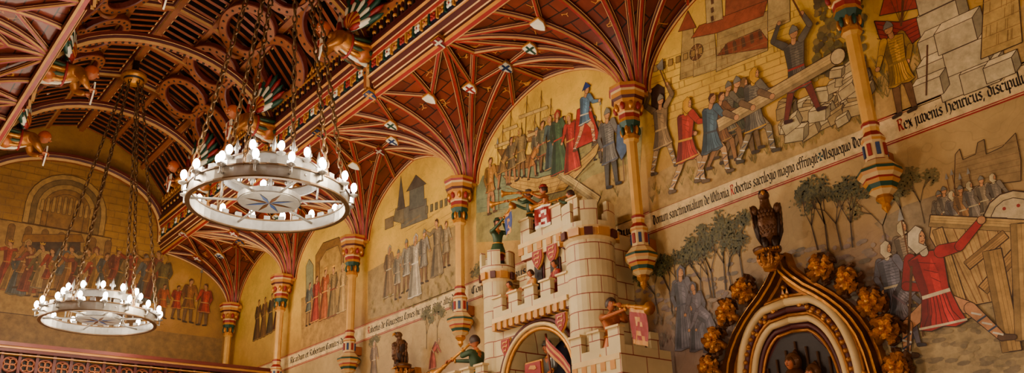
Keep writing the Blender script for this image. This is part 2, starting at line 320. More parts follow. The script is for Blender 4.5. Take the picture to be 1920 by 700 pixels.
# ---------------------------------------------------------------- black letter alphabet (broad nib)
GL={'a':([[(.05,.85),(.25,1),(.42,.85),(.42,.1),(.52,0)],[(.42,.55),(.1,.45),(.05,.2),(.2,0),(.42,.15)]],.62),
'b':([[(.05,1.6),(.05,.15),(.25,0),(.42,.15),(.42,.8),(.25,1),(.05,.85)]],.58),'c':([[(.42,.85),(.25,1),(.05,.85),(.05,.15),(.25,0),(.42,.12)]],.53),
'd':([[(.0,1.5),(.42,.95),(.42,.15),(.25,0),(.05,.15),(.05,.8),(.25,1)]],.58),'e':([[(.08,.48),(.42,.62),(.42,.85),(.25,1),(.05,.85),(.05,.15),(.25,0),(.42,.12)]],.53),
'f':([[(.4,1.5),(.25,1.6),(.12,1.45),(.12,0)],[(0,.95),(.38,.95)]],.42),'g':([[(.42,.95),(.25,1),(.05,.85),(.05,.35),(.25,.2),(.42,.35)],[(.42,1),(.42,-.25),(.22,-.45),(.02,-.3)]],.58),
'h':([[(.05,1.6),(.05,0)],[(.05,.85),(.25,1),(.42,.85),(.42,.1),(.28,-.25)]],.58),'i':([[(0,.9),(.08,1),(.08,.1),(.18,0)],[(.04,1.3),(.14,1.4)]],.28),
'j':([[(0,.9),(.1,1),(.1,-.2),(-.06,-.42)],[(.04,1.3),(.14,1.4)]],.28),'l':([[(.08,1.6),(.08,.1),(.18,0)]],.28),
'm':([[(0,.9),(.08,1),(.08,.0)],[(.08,.85),(.28,1),(.38,.85),(.38,.0)],[(.38,.85),(.58,1),(.68,.85),(.68,.1),(.78,0)]],.86),
'n':([[(0,.9),(.08,1),(.08,.0)],[(.08,.85),(.28,1),(.4,.85),(.4,.1),(.5,0)]],.6),'o':([[(.25,1),(.05,.85),(.05,.15),(.25,0),(.42,.15),(.42,.85),(.25,1)]],.56),
'p':([[(.06,1),(.06,-.5)],[(.06,.85),(.25,1),(.42,.85),(.42,.15),(.25,0),(.06,.12)]],.58),'q':([[(.42,1),(.42,-.5)],[(.42,.85),(.25,1),(.05,.85),(.05,.15),(.25,0),(.42,.12)]],.58),
'r':([[(0,.9),(.08,1),(.08,.1),(.18,0)],[(.08,.85),(.25,1),(.36,.86)]],.42),'s':([[(.4,.88),(.22,1),(.06,.82),(.4,.3),(.25,0),(.03,.14)]],.5),
't':([[(.12,1.25),(.12,.1),(.28,0)],[(0,.95),(.32,.95)]],.38),'u':([[(0,.95),(.08,1),(.08,.15),(.25,0),(.42,.15)],[(.42,1),(.42,.1),(.52,0)]],.6),
'v':([[(0,1.1),(.08,.9),(.08,.2),(.25,0),(.42,.2),(.42,.85),(.28,1)]],.56),'x':([[(.05,1),(.4,0)],[(.4,1),(.02,-.1)],[(.08,.5),(.38,.5)]],.5),',':([[(.05,.05),(.0,-.25)]],.2),' ':([],.36),
'R':([[(.12,1.5),(.12,0)],[(-.05,1.4),(.4,1.5),(.58,1.25),(.4,.85),(.12,.8)],[(.3,.8),(.5,.1),(.65,0)]],.76),'H':([[(.1,1.6),(.1,.1),(-.05,0)],[(.1,.9),(.4,1.05),(.55,.8),(.55,.1),(.35,-.3)],[(-.08,1.45),(.3,1.6)]],.74),
'D':([[(.15,1.35),(.05,.7),(.15,.1),(.4,0),(.6,.3),(.6,1.0),(.4,1.4),(-.05,1.5)],[(.3,1.3),(.3,.1)]],.78),'W':([[(0,1.4),(.1,.2),(.25,0),(.4,.2),(.4,1.4)],[(.4,.2),(.58,0),(.75,.3),(.75,1.1),(.6,1.5)]],.9),
'U':([[(-.05,1.5),(.1,1.3),(.1,.2),(.3,0),(.6,.2)],[(.6,1.5),(.6,.1),(.7,0)],[(.3,1.3),(.3,.2)]],.84),'A':([[(.05,0),(.1,1.2),(.3,1.5),(.55,1.3),(.55,.1),(.66,0)],[(.1,.7),(.55,.7)]],.78),
'C':([[(.6,1.35),(.3,1.5),(.06,1.1),(.06,.3),(.3,0),(.6,.2)],[(.3,1.4),(.3,.1)]],.72),'G':([[(.6,1.35),(.3,1.5),(.06,1.1),(.06,.3),(.3,0),(.6,.2),(.6,.7),(.35,.7)],[(.28,1.4),(.28,.1)]],.78),
'M':([[(0,1.2),(.12,1.4),(.12,0)],[(.12,1.2),(.4,1.5),(.42,.0)],[(.42,1.2),(.68,1.5),(.72,.1),(.84,0)]],.96),'T':([[(0,1.3),(.3,1.5),(.65,1.4)],[(.4,1.4),(.1,1.0),(.08,.3),(.3,0),(.6,.2)]],.72)}
def write(P_,text,x0,z0,xh,x1=None,reds=(),col=(30,22,18)):
    adv=sum(GL.get(c,GL['o'])[1] if c!='+' else 1.0 for c in text)
    k=xh if x1 is None else (x1-x0)/adv
    P_.d+=.0002
    x=x0; nb=.105*k*1.1; nv=(cos(radians(38))*nb,sin(radians(38))*nb*xh/k)
    for i,c in enumerate(text):
        cc=(150,24,22) if i in reds else col
        if c=='+':
            for sx,sz in ((1,0),(-1,0),(0,1),(0,-1)):
                cx,cz=x+.45*k,z0+.6*xh; a,b=.5*k,.6*xh
                P_.poly([(cx,cz),(cx+sx*a-sz*.28*k,cz+sz*b-sx*.28*xh),(cx+sx*a+sz*.28*k,cz+sz*b+sx*.28*xh)],(20,60,62),False)
            x+=1.0*k; continue
        g=GL.get(c,GL['o'])
        for st in g[0]:
            for (a,b),(d,e) in zip(st,st[1:]):
                p=(x+a*k,z0+b*xh); q=(x+d*k,z0+e*xh)
                pts=[(p[0]-nv[0],p[1]-nv[1]),(p[0]+nv[0],p[1]+nv[1]),(q[0]+nv[0],q[1]+nv[1]),(q[0]-nv[0],q[1]-nv[1])]
                P_.poly(pts,cc,False)
                for r_ in (p,q): P_.poly([(r_[0]-nv[0],r_[1]-nv[1]),(r_[0]+nv[0]*.2-.02*k,r_[1]+.05*xh),(r_[0]+nv[0],r_[1]+nv[1]),(r_[0]+.02*k,r_[1]-.05*xh)],cc,False)
        x+=g[1]*k

# ================================================================= ROOM SHELL
XN=.75; YO=-.1
def shell(name,c,d,mt):
    b=MB(); b.box(c,d,mt); return b.obj(name)
HT=9.6
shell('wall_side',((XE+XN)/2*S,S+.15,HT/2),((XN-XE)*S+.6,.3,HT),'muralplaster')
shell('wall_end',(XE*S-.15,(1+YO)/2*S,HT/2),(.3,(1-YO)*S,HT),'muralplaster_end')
shell('wall_near',(XN*S+.15,(1+YO)/2*S,HT/2),(.3,(1-YO)*S,HT),'plaster')
shell('wall_opposite',((XE+XN)/2*S,YO*S-.15,HT/2),((XN-XE)*S+.6,.3,HT),'plaster')
shell('floor',((XE+XN)/2*S,(1+YO)/2*S,-.1),((XN-XE)*S+.6,(1-YO)*S+.6,.2),'floorwood')

b=MB()
YC=.51
prof=[(.80,.86),(.785,.99),(.70,1.095),(.60,1.15),(.51,1.175),(.42,1.15),(.32,1.095),(.235,.99),(.22,.86)]
vs=[]
for x in (XE,XN):
    for y,z in prof: vs.append(P(x,y,z))
n=len(prof)
b.add(vs,[(i,i+1,n+i+1,n+i) for i in range(n-1)],'ceilboard')
b.obj('ceiling')
b=MB()
x=XE+.01
while x<XN:
    pts=[P(x,y,z-.006) for y,z in prof]; nr=[V((0,YC*S-p.y,-2.0)) for p in pts]
    b.sweep(pts,nr,[(-.03,0),(-.03,.13),(.03,.13),(.03,0)],['wooddark','rafter','wooddark'])
    x+=.0262
b.obj('ceiling_rafters')
RIBP=[(-1,0),(-1,.6),(-.82,.6),(-.68,1.0),(-.46,1.0),(-.4,1.5),(.4,1.5),(.46,1.0),(.68,1.0),(.82,.6),(1,.6),(1,0)]
RIBM=['woodred','cream','darkred','woodred','cream','ochre','cream','woodred','darkred','cream','woodred']
b=MB()
for (y,z,k) in [(.775,.985,.07),(.697,1.08,.095),(.60,1.135,.075),(.51,1.155,.095),(.42,1.135,.075),(.323,1.08,.095),(.245,.985,.07)]:
    p=[P(XE,y,z),P(XN,y,z)]; nn=V((0,(YC-y),-.25)).normalized(); b.sweep(p,[nn,nn],RIBP,RIBM,k)
b.obj('ceiling_purlins')
COLX=[-.08,-.493,-.884,-1.35,-1.772,-2.145,-2.517]
def arch(x,k,hz=.22,z0=.835,drop=0,hw=.262,ns=26,dots=True):
    pts=[];nr=[]
    for i in range(ns+1):
        a=pi*i/ns; y=YC+cos(a)*hw; z=z0+hz*max(0.0,sin(a))**.85; pts.append(P(x,y,z)); nr.append(V((0,-cos(a),-sin(a)-.05)))
    b.sweep(pts,nr,RIBP,RIBM,k)
    if dots:
        for p,q in zip(pts[1:-1],pts[2:]):
            for f_ in (0,.5):
                c=p.lerp(q,f_); n_=V((0,YC*S-c.y,-(c.z-(CH+z0*S))-.3)).normalized(); b.ell(c+n_*k*1.5,(.022,.022,.022),'wooddark',6,4)
b=MB()
TX=[x for x in COLX if x>XE+.01]
MX=[(TX[i]+TX[i+1])/2 for i in range(len(TX)-1)]
for x in TX:
    arch(x,.085)
    for sgn in (1,-1):
        y=YC+sgn*.262
        b.sweep([P(x,y,.82),P(x,y+sgn*.01,.99)],[V((0,-sgn,0))]*2,RIBP,RIBM,.07)
        b.sweep([P(x,YC+sgn*.27,.985),P(x,YC+sgn*.187,1.085),P(x,YC+sgn*.09,1.135),P(x,YC,1.155)],[V((0,-sgn*.5,-1))]*4,RIBP,RIBM,.08)
        for (yy,zz,rr) in ((.215,1.025,.024),(.14,1.085,.018)):
            c=P(x,YC+sgn*yy,zz); b.tube([c+V((0,cos(2*pi*i/16),sin(2*pi*i/16)))*rr*S for i in range(16)],.03,'ochre',6,True)
for x in MX:
    for sgn in (1,-1):
        b.sweep([P(x,YC+sgn*.268,.92),P(x,YC+sgn*.262,.985),P(x,YC+sgn*.187,1.078),P(x,YC+sgn*.09,1.128),P(x,YC,1.15)],[V((0,-sgn*.7,-1))]*5,RIBP,RIBM,.06)
b.obj('ceiling_trusses')
b=MB()
def ring(c,ex,ey,en,r,w,th,mt,edge,rx=1.0):
    nseg=30; pr=[(r-w,0),(r-w,th),(r-w*.8,th*1.15),(r+w*.8,th*1.15),(r+w,th),(r+w,0)]; q=len(pr); vs=[]
    for i in range(nseg):
        a=2*pi*i/nseg
        for rr,h in pr: vs.append(c+(ex*cos(a)*rx+ey*sin(a))*rr+en*h)
    fs=[];mm=[]
    for i in range(nseg):
        j=(i+1)%nseg
        for k in range(q-1): fs.append((i*q+k,i*q+k+1,j*q+k+1,j*q+k)); mm.append([edge,edge,mt,edge,edge][k])
    b.add(vs,fs,mm)
    for i in range(20):
        a=2*pi*i/20; p=c+(ex*cos(a)*rx+ey*sin(a))*r+en*th*1.15; b.ell(p,(.02,.02,.02),'wooddark',6,4)
for i in range(len(TX)-1):
    xa,xb=TX[i+1],TX[i]
    for sgn in (1,-1):
        for f0 in (.25,.75):
            xc=xa+(xb-xa)*f0; rr=(xb-xa)/4*S*.95
            y1,z1,y2,z2=.27,.985,.187,1.085
            ex=V((1,0,0)); ey=V((0,sgn*(y2-y1),z2-z1)).normalized(); en=ex.cross(ey)
            if en.z>0: en=-en
            ring(P(xc,YC+sgn*.228,1.03)+en*.16,ex,ey,en,.40,.07,.07,'ochre','woodred',rr*.85/.42)
            ey=V((0,sgn*.097,-.055)).normalized(); en=ex.cross(ey)
            if en.z>0: en=-en
            ring(P(xc,YC+sgn*.14,1.105)+en*.16,ex,ey,en,.34,.06,.07,'ochre','woodred',rr*.85/.36)
b.obj('ceiling_tracery')
b=MB(); x=XE+.03
while x<XN-.05:
    for (y,z) in ((.262,1.024),(.295,1.064),(.36,1.117)):
        c=P(x,y,z)+V((0,.08,-.1)); t=V((1,0,0)); u_=V((0,.6,.75)).normalized(); n_=V((0,.75,-.6)).normalized()
        pl_=[(cos(a)*.075,sin(a)*.075) for a in [radians(50+26*q) for q in range(11)]]+[(.025+cos(a)*.062,sin(a)*.062) for a in [radians(300-24*q) for q in range(11)]]
        b.plate(pl_,lambda a,q,d:c+t*a+u_*q+n_*d,.012,'white')
    x+=.0786
b.obj('ceiling_crescents')
b=MB(); arch(XE+.012,.09,hz=.2,z0=.85,dots=False); b.obj('trim_end_arch')

# ================================================================= VAULT
Z0=.685; VH=.15; RR=.27; R0=.016; O=.23
def vz(r):
    t=max(0,min(1,(r-R0)/(RR-R0))); return Z0+VH*sqrt(max(0,1-(1-t)**2))
def bound(th,aL,aR):
    c,s_=cos(th),sin(th); a=aR if c>0 else aL
    r1=a/abs(c) if abs(c)>1e-6 else 9; r2=O/s_ if s_>1e-6 else 9
    return min(r1,r2)
def ribpath(cx,th,rb,n=16,side=1,t1=1.0):
    pts=[];nr=[]; rb=rb*t1
    fm=acos(max(-1,1-(min(rb,RR)-R0)/(RR-R0)))
    rs=[(R0+(RR-R0)*(1-cos(fm*i/n))) for i in range(n+1)]
    if rb>RR: rs.append(rb)
    for r in rs:
        f=math.asin(max(0,min(1,(vz(r)-Z0)/VH))); nn=V((cos(th)*cos(f),-side*sin(th)*cos(f),-sin(f)-.01))
        yy=(1-r*sin(th)) if side>0 else (2*YC-1+r*sin(th))
        pts.append(P(cx+r*cos(th),yy,vz(r))); nr.append(nn)
    return pts,nr
VR=[(-1,0),(-1,.7),(-.84,.7),(-.66,1.1),(-.46,1.1),(-.38,1.7),(.38,1.7),(.46,1.1),(.66,1.1),(.84,.7),(1,.7),(1,0)]
VM=['darkred','cream','darkred','woodred','cream','red','cream','woodred','darkred','cream','darkred']
def shieldmesh(b,c,n,s_,cols):
    n=n.normalized(); ex=V((1,0,0)); ex=(ex-n*ex.dot(n)).normalized(); ey=n.cross(ex)
    if ey.y>0: ey=-ey; 
    pl=[(-.8,.9),(.8,.9),(.85,.1),(.45,-.6),(0,-1),(-.45,-.6),(-.85,.1)]
    fn=lambda a,bb,d:c+ex*a*s_+ey*bb*s_+n*(d+.05)
    b.plate([(a*1.15,q*1.15) for a,q in pl],fn,.03,'gold'); b.plate(pl,fn,.045,cols[0])
    if cols[1]:
        b.plate([(-.15,.85),(.15,.85),(.15,-.85),(-.15,-.85)],fn,.052,cols[1]); b.plate([(-.75,.35),(.75,.35),(.78,.05),(-.78,.05)],fn,.054,cols[1])
vb=MB(); rb_=MB(); sb=MB()
SHC=[('white','red'),('red','white'),('white',None),('blue','goldpaint'),('white','green'),('red','goldpaint'),('white','blue')]
si=0
for side in (1,-1):
    for ci,cx in enumerate(COLX):
        aR=(COLX[ci-1]-cx)/2 if ci>0 else .25
        aL=(cx-COLX[ci+1])/2 if ci<len(COLX)-1 else 0
        tg=[(aR,0.0),(aR,O*.36),(aR,O*.7),(aR,O),(aR*.5,O),(0,O)]
        if aL>0: tg+=[(-aL*.5,O),(-aL,O),(-aL,O*.7),(-aL,O*.36),(-aL,0)]
        ths=[atan2(y,x) for x,y in tg]
        fine=[]
        for a,c in zip(ths,ths[1:]): fine+= [a+(c-a)*q/3 for q in range(3)]
        fine.append(ths[-1])
        cols_=[ribpath(cx,t,bound(t,aL or .01,aR),14,side)[0] for t in fine]
        cols_=[c[:15]+[c[-1]] for c in cols_]
        n=len(cols_[0]); vs=[p for c in cols_ for p in c]
        vb.add(vs,[(i*n+j,(i+1)*n+j,(i+1)*n+j+1,i*n+j+1) for i in range(len(cols_)-1) for j in range(n-1)],'vaultpanel',True)
        ends=[];mids=[]
        for t,(tx,ty) in zip(ths,tg):
            R_=sqrt(tx*tx+ty*ty)
            p,q=ribpath(cx,t,R_,16,side); rb_.sweep(p,q,VR,VM,.038); ends.append((p[-1],q[-1]))
            p2,q2=ribpath(cx,t,R_,8,side,.62); mids.append((p2[-1],q2[-1]))
        for i in range(len(ths)-1):
            for j in (i,i+1):
                e=i+1 if (i+1)%2==1 else i
                if j==e: continue
                a=mids[j]; c=ends[e]; rb_.sweep([a[0],c[0]],[V((0,-.3*side,-1))]*2,VR,VM,.03)
        for i in range(1,len(ths)-1):
            if side>0:
                shieldmesh(sb,(mids[i] if i%2==0 else ends[i])[0],V((0,-.35,-1)),.085,SHC[si%7]); si+=1
        if aR:
            pts=[P(cx+aR,(1-O*k/8) if side>0 else (2*YC-1+O*k/8),vz(sqrt(aR*aR+(O*k/8)**2))) for k in range(9)]
            rb_.sweep(pts,[V((0,0,-1))]*9,VR,VM,.038)
vb.obj('vault_panels'); rb_.obj('vault_ribs'); sb.obj('vault_shield_bosses')

# ================================================================= CORNICE (both sides)
def cornice(side,name):
    b=MB(); yy=lambda o: (1-O-o) if side>0 else (2*YC-1+O+o)
    def band(o0,z0,o1,z1,mt):
        b.add([P(XE,yy(o0),z0),P(XN,yy(o0),z0),P(XN,yy(o1),z1),P(XE,yy(o1),z1)],[(0,1,2,3)],mt)
    seq=[(-.012,.826,'woodred'),(-.01,.820,'cream'),(-.006,.8185,'red'),(.001,.820,'goldpaint'),(.003,.826,'darkred'),(.003,.832,'cream'),(.0045,.834,'woodred'),(.008,.842,'cream'),(.0095,.844,'darkred'),(.014,.853,'goldpaint'),(.015,.855,'cream'),(.0165,.857,'darkred'),
         (.013,.864,'navy'),(.013,.886,'goldpaint'),(.016,.888,'red'),(.019,.894,'cream'),(.020,.896,'darkred'),(.023,.904,'goldpaint'),(.026,.908,'darkred'),(.026,.914,'wooddark'),(-.03,.916,'wooddark')]
    for a,c in zip(seq,seq[1:]): band(a[0],a[1],c[0],c[1],a[2])
    x=XE+.02;k=0
    while x<XN-.02:
        c=P(x,yy(.0145),.875); dy=-side
        mt=['gold','white','goldpaint','red'][k%4]
        for q in range(4):
            a=pi/4+q*pi/2; b.ell(c+V((cos(a)*.034,dy*.012,sin(a)*.034)),(.03,.014,.03),mt,8,5)
        b.ell(c+V((0,dy*.02,0)),(.016,.014,.016),'red',6,4)
        b.box(P(x+.0125,yy(.015),.875),(.024,.034,.135),['green','goldpaint'][k%2])
        x+=.025;k+=1
    b.box(P((XE+XN)/2,yy(.018),.922),((XN-XE)*S,.05,.07),'darkred'); b.box(P((XE+XN)/2,yy(.018),.958),((XN-XE)*S,.04,.03),'goldpaint')
    x=XE+.01;k=0
    while x<XN-.02:
        b.box(P(x,yy(.018),.94),(.035,.035,.21),'darkred' if k%2 else 'wooddark')
        if k%2==0:
            c=P(x,yy(.018),.968)
            b.ell(c+V((0,0,.08)),(.026,.022,.06),'goldpaint',8,5); b.ell(c+V((-.04,0,.045)),(.024,.02,.034),'goldpaint',8,5); b.ell(c+V((.04,0,.045)),(.024,.02,.034),'goldpaint',8,5); b.box(c,(.03,.03,.08),'gold')
        else:
            c=P(x,yy(.018),.94); b.ell(c,(.032,.034,.032),'goldpaint',8,5)
        x+=.0125;k+=1
    return b.obj(name)
cornice(1,'trim_cornice'); cornice(-1,'trim_cornice_opposite')

# ================================================================= WALL COLUMNS
def column(cx,side=1):
    b=MB(); y=.972; c=P(cx,y,0); z=lambda q:(q)*S
    pr=[(.0,.694,'goldpaint'),(.2,.694,'goldpaint'),(.205,.688,'red'),(.19,.684,'stonepaint'),(.185,.680,'goldpaint'),(.185,.672,'darkred'),(.16,.668,'goldpaint'),(.155,.662,'antique'),(.12,.648,'stonepaint'),(.115,.645,'red'),(.11,.638,'goldpaint'),(.115,.636,'gold'),(.115,.632,'green'),(.085,.622,'antique'),(.075,.610,'goldpaint'),(.085,.607,'gold'),(.085,.602,'shaft'),(.058,.598,'shaft'),
        (.058,.476,'goldpaint'),(.07,.474,'red'),(.07,.470,'stonepaint'),(.062,.468,'shaft'),(.062,.462,'red'),(.09,.455,'stonepaint'),(.095,.452,'goldpaint'),(.085,.449,'stonepaint'),(.085,.425,'red'),
        (.10,.423,'stonepaint'),(.15,.414,'goldpaint'),(.165,.412,'green'),(.17,.408,'goldpaint'),(.16,.404,'stonepaint'),(.135,.400,'red'),(.14,.397,'goldpaint'),(.12,.393,'green'),(.1,.388,'goldpaint'),(.105,.385,'stonepaint'),(.06,.380,'antique'),(.065,.376,'gold'),(.03,.370,'gold'),(.035,.365,'gold'),(.0,.358,'gold')]
    b.lathe([(r,z(q),m_) for r,q,m_ in pr],c,'goldpaint',8,False)
    for i in range(10):
        a=2*pi*i/10; b.ell(c+V((cos(a)*.135,sin(a)*.135,z(.657))),(.03,.03,.05),'gold' if i%2 else 'red',6,5)
        b.ell(c+V((cos(a)*.09,sin(a)*.09,z(.617))),(.02,.02,.05),'green' if i%2 else 'gold',6,5)
    for i in range(8):
        a=2*pi*i/8; b.box(c+V((cos(a)*.082,sin(a)*.082,z(.437))),(.02,.03,.1),'blue' if i%2 else 'red',a)
    b.box(P(cx,.986,.684),(.3,.14,.06),'goldpaint')
    b.box(P(cx,.99,.43),(.1,.12,.12),'ochre')
    return b
for cx in COLX:
    x=cx if cx>-2.5 else cx+.035
    column(x).obj('wall_column')

# ================================================================= MURALS
P1=Paint(wallfn,1.06)
xa,xb=XE*S,XN*S
def strip(z0,z1,col): P1.poly([(xa,CH+z0*S),(xb,CH+z0*S),(xb,CH+z1*S),(xa,CH+z1*S)],col)
strip(.4515,.4895,(134,28,26)); strip(.4535,.4545,(210,180,130)); strip(.4865,.4875,(210,180,130)); strip(.456,.4855,(218,192,144)); 
zt=CH+.4645*S; xh=.0100*S
write(P1,"Rex juvenis Henricus, discipulus alane",W(1684,237)[0],zt,xh,W(1995,133)[0],reds=(0,))
write(P1,"Domum sanctimonialium de Wiltonia Robertus sacrilegio magno effringit+Usquequo Domine",W(1224,404)[0],zt,xh,W(1640,255)[0],reds=(34,))
write(P1,"Comes Gulielmus filius Regis in Angliam duc",W(885,552)[0],zt,xh,W(1188,432)[0])
write(P1,"Robertus de Gloucestria Comes hic natus atque altis dimi",W(690,622)[0],zt,xh,W(862,558)[0],reds=(0,))
write(P1,"Ricardum et Robertum Comites ducit",W(545,678)[0],zt,xh,W(655,634)[0])
P1.obj('wall_inscription_band')
P2=Paint(endfn)
def stripE(z0,z1,col): P2.poly([(YO*S,CH+z0*S),(S,CH+z0*S),(S,CH+z1*S),(YO*S,CH+z1*S)],col)
stripE(.4515,.4895,(124,26,24)); stripE(.456,.4855,(206,174,124))
write(P2,"pulchra, mater, et gemma Regis Comes Gulielmus tradunt Tali Mathildam Reginam Angliorum",.27*S,zt,xh,.955*S)
P2.obj('wall_inscription_band')
def tufts(M_,quad,n,cols,ln=.1,f=W):
    (x0,y0),(x1,y1),dy=quad
    for i in range(n):
        t=random.random(); px=x0+(x1-x0)*t; py=y0+(y1-y0)*t+random.uniform(-dy,dy); p=f(px,py); c=random.choice(cols)
        for q in (-.5,0,.5): M_.line([p,(p[0]+q*ln*.6,p[1]+ln*random.uniform(.5,1))],.007,c)
GR=((138,122,68),(116,102,58),(160,136,80))
# --- upper mural C1-C2 (storming)
M1=Paint(wallfn,1.0)
def bld(M_,pts,col,roof=None,f=W): M_.opoly(pp(pts,f),shade(col,.92),.006)
bld(M1,[(1275,150),(1280,55),(1300,52),(1305,140)],(200,170,110)); bld(M1,[(1300,145),(1302,70),(1340,55),(1345,130)],(206,178,118)); bld(M1,[(1343,135),(1345,60),(1440,20),(1440,95)],(196,168,112))
bld(M1,[(1272,60),(1290,20),(1306,52)],(156,84,54)); bld(M1,[(1296,72),(1312,48),(1440,0),(1432,30),(1345,62)],(164,90,58)); bld(M1,[(1345,105),(1365,80),(1425,55),(1440,75),(1440,90)],(150,82,54))
bld(M1,[(1325,45),(1322,-20),(1352,-30),(1356,36)],(214,186,128)); bld(M1,[(1440,60),(1440,-40),(1480,-60),(1482,40)],(206,180,124)); bld(M1,[(1360,30),(1362,-40),(1438,-60),(1440,0)],(160,94,64))
for i in range(9): M1.line(pp([(1300+i*15,66-i*6),(1312+i*15,46-i*5.6)]),.004,(120,60,40))
x_,z_=W(1306,98); M1.disc(x_,z_,.085,(110,74,44)); 
for i in range(8): M1.line([(x_,z_),(x_+.085*cos(i*pi/4),z_+.085*sin(i*pi/4))],.01,(190,156,104))
for i in range(5):
    p=W(1362+16*i,92-7*i); M1.poly([(p[0]-.02,p[1]-.06),(p[0]-.02,p[1]+.03),(p[0],p[1]+.06),(p[0]+.02,p[1]+.03),(p[0]+.02,p[1]-.06)],(96,66,42))
for i in range(4):
    p=W(1336,35-16*i); M1.poly([(p[0]-.018,p[1]-.03),(p[0]-.018,p[1]+.03),(p[0]+.018,p[1]+.03),(p[0]+.018,p[1]-.03)],(96,66,42))
for i in range(10):
    y=120+i*13; M1.line(pp([(1222,y),(1300,y-28),(1500,y-104)]),.005,(148,116,70))
for i in range(90):
    a=1224+random.random()*270; y=120+random.randint(0,9)*13-(a-1225)*.373; M1.line(pp([(a,y),(a+1,y+12)]),.005,(148,116,70))
for i in range(7): bld(M1,[(1226+i*14,136-i*5.5),(1226+i*14,124-i*5.5),(1234+i*14,121-i*5.5),(1234+i*14,133-i*5.5)],(180,146,86))
bld(M1,[(1222,215),(1222,168),(1234,158),(1246,165),(1248,205)],(66,44,30))
for i in range(220):
    a=1530+random.random()*90; y=random.uniform(-10,150)-(a-1535)*.2; p=W(a,y); M1.disc(p[0],p[1],random.uniform(.015,.045),random.choice([(122,108,60),(106,92,54),(94,80,52),(138,116,68)]),0,n=7)
M1.poly(pp([(1218,400),(1216,335),(1300,290),(1420,250),(1500,215),(1640,180),(1640,235)]),(182,150,96))
tufts(M1,((1220,370),(1640,215),18),80,GR,.09)
def block(M_,px,py,s_,col=(222,206,166),f=W,a=0):
    col=shade(col,.95); x,z=f(px,py); R=lambda u_,v_:(x+u_*cos(a)-v_*sin(a),z+u_*sin(a)+v_*cos(a))
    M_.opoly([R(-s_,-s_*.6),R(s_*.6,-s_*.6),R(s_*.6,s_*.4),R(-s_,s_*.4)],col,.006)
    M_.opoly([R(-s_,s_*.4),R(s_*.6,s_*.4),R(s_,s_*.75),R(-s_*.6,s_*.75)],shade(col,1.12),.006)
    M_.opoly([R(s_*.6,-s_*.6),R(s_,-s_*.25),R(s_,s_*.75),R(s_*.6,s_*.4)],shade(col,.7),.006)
for i in range(50):
    t=random.random(); block(M1,1475+t*150,245-t*55+random.uniform(-45,22),random.uniform(.05,.12),random.choice([(214,194,148),(190,166,118),(170,146,100)]),a=random.uniform(-.5,.5))
for i in range(12): block(M1,1560+random.random()*60,random.uniform(130,175),random.uniform(.07,.12),(206,184,138),a=random.uniform(-.3,.3))
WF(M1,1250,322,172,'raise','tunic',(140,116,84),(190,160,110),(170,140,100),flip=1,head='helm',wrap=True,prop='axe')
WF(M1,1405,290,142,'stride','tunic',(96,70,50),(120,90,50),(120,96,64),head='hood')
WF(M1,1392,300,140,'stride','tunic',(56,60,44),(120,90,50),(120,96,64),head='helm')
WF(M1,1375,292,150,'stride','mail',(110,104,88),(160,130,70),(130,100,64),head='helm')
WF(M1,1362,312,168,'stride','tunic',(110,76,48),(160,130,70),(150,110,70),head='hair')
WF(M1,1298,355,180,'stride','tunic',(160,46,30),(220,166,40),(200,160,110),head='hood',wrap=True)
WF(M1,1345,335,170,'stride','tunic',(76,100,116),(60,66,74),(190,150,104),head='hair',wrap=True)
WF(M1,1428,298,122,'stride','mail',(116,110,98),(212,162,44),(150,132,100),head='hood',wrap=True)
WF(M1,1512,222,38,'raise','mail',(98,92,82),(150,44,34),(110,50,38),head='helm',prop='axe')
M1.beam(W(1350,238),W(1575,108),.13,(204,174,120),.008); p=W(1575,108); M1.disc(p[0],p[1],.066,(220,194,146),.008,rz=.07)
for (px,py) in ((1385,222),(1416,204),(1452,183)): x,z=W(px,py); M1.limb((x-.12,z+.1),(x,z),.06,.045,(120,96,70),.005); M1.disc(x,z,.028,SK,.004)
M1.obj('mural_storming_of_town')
# --- right of C1
M2=Paint(wallfn,1.0)
M2.poly(pp([(1640,225),(1640,150),(1720,100),(1850,40),(1990,-20),(1990,130)]),(196,162,104))
tufts(M2,((1645,160),(1760,110),35),70,GR,.13)
M2.opoly(pp([(1640,40),(1650,72),(1672,88),(1710,84),(1738,60),(1748,22),(1730,30),(1690,42)]),(146,52,42),.009)
M2.opoly(pp([(1650,30),(1668,-40),(1740,-60),(1728,15)]),(158,66,52),.008)
for i in range(4): M2.line(pp([(1645,46+i*9),(1690,56+i*8),(1742,28+i*9)]),.007,(90,30,26))
for i in range(5): M2.line(pp([(1690,46),(1650+22*i,-50)]),.005,(90,60,40))
M2.line(pp([(1690,50),(1700,-60)]),.02,(100,62,36)); M2.line(pp([(1655,118),(1668,60)]),.01,(90,60,40))
for (a,y,s_) in [(1768,30,.2),(1770,78,.2),(1768,128,.2),(1808,150,.19),(1845,140,.17),(1820,100,.2),(1800,62,.19),(1760,-10,.18),(1745,165,.15),(1880,128,.13)]: block(M2,a,y,s_,(216,198,158))
M2.opoly(pp([(1840,112),(1848,-60),(1905,-80),(1918,80)]),(198,166,104),.008); 
for i in range(8): M2.line(pp([(1844,95-22*i),(1914,68-24*i)]),.006,(150,118,72))
for i in range(30):
    a=1848+random.random()*60; k_=random.randint(0,7); y=95-22*k_-(a-1844)*.4; M2.line(pp([(a,y),(a+1,y-20)]),.005,(150,118,72))
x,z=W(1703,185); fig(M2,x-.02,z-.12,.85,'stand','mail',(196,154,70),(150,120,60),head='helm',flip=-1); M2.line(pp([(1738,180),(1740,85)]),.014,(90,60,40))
M2.obj('mural_harbour_building')
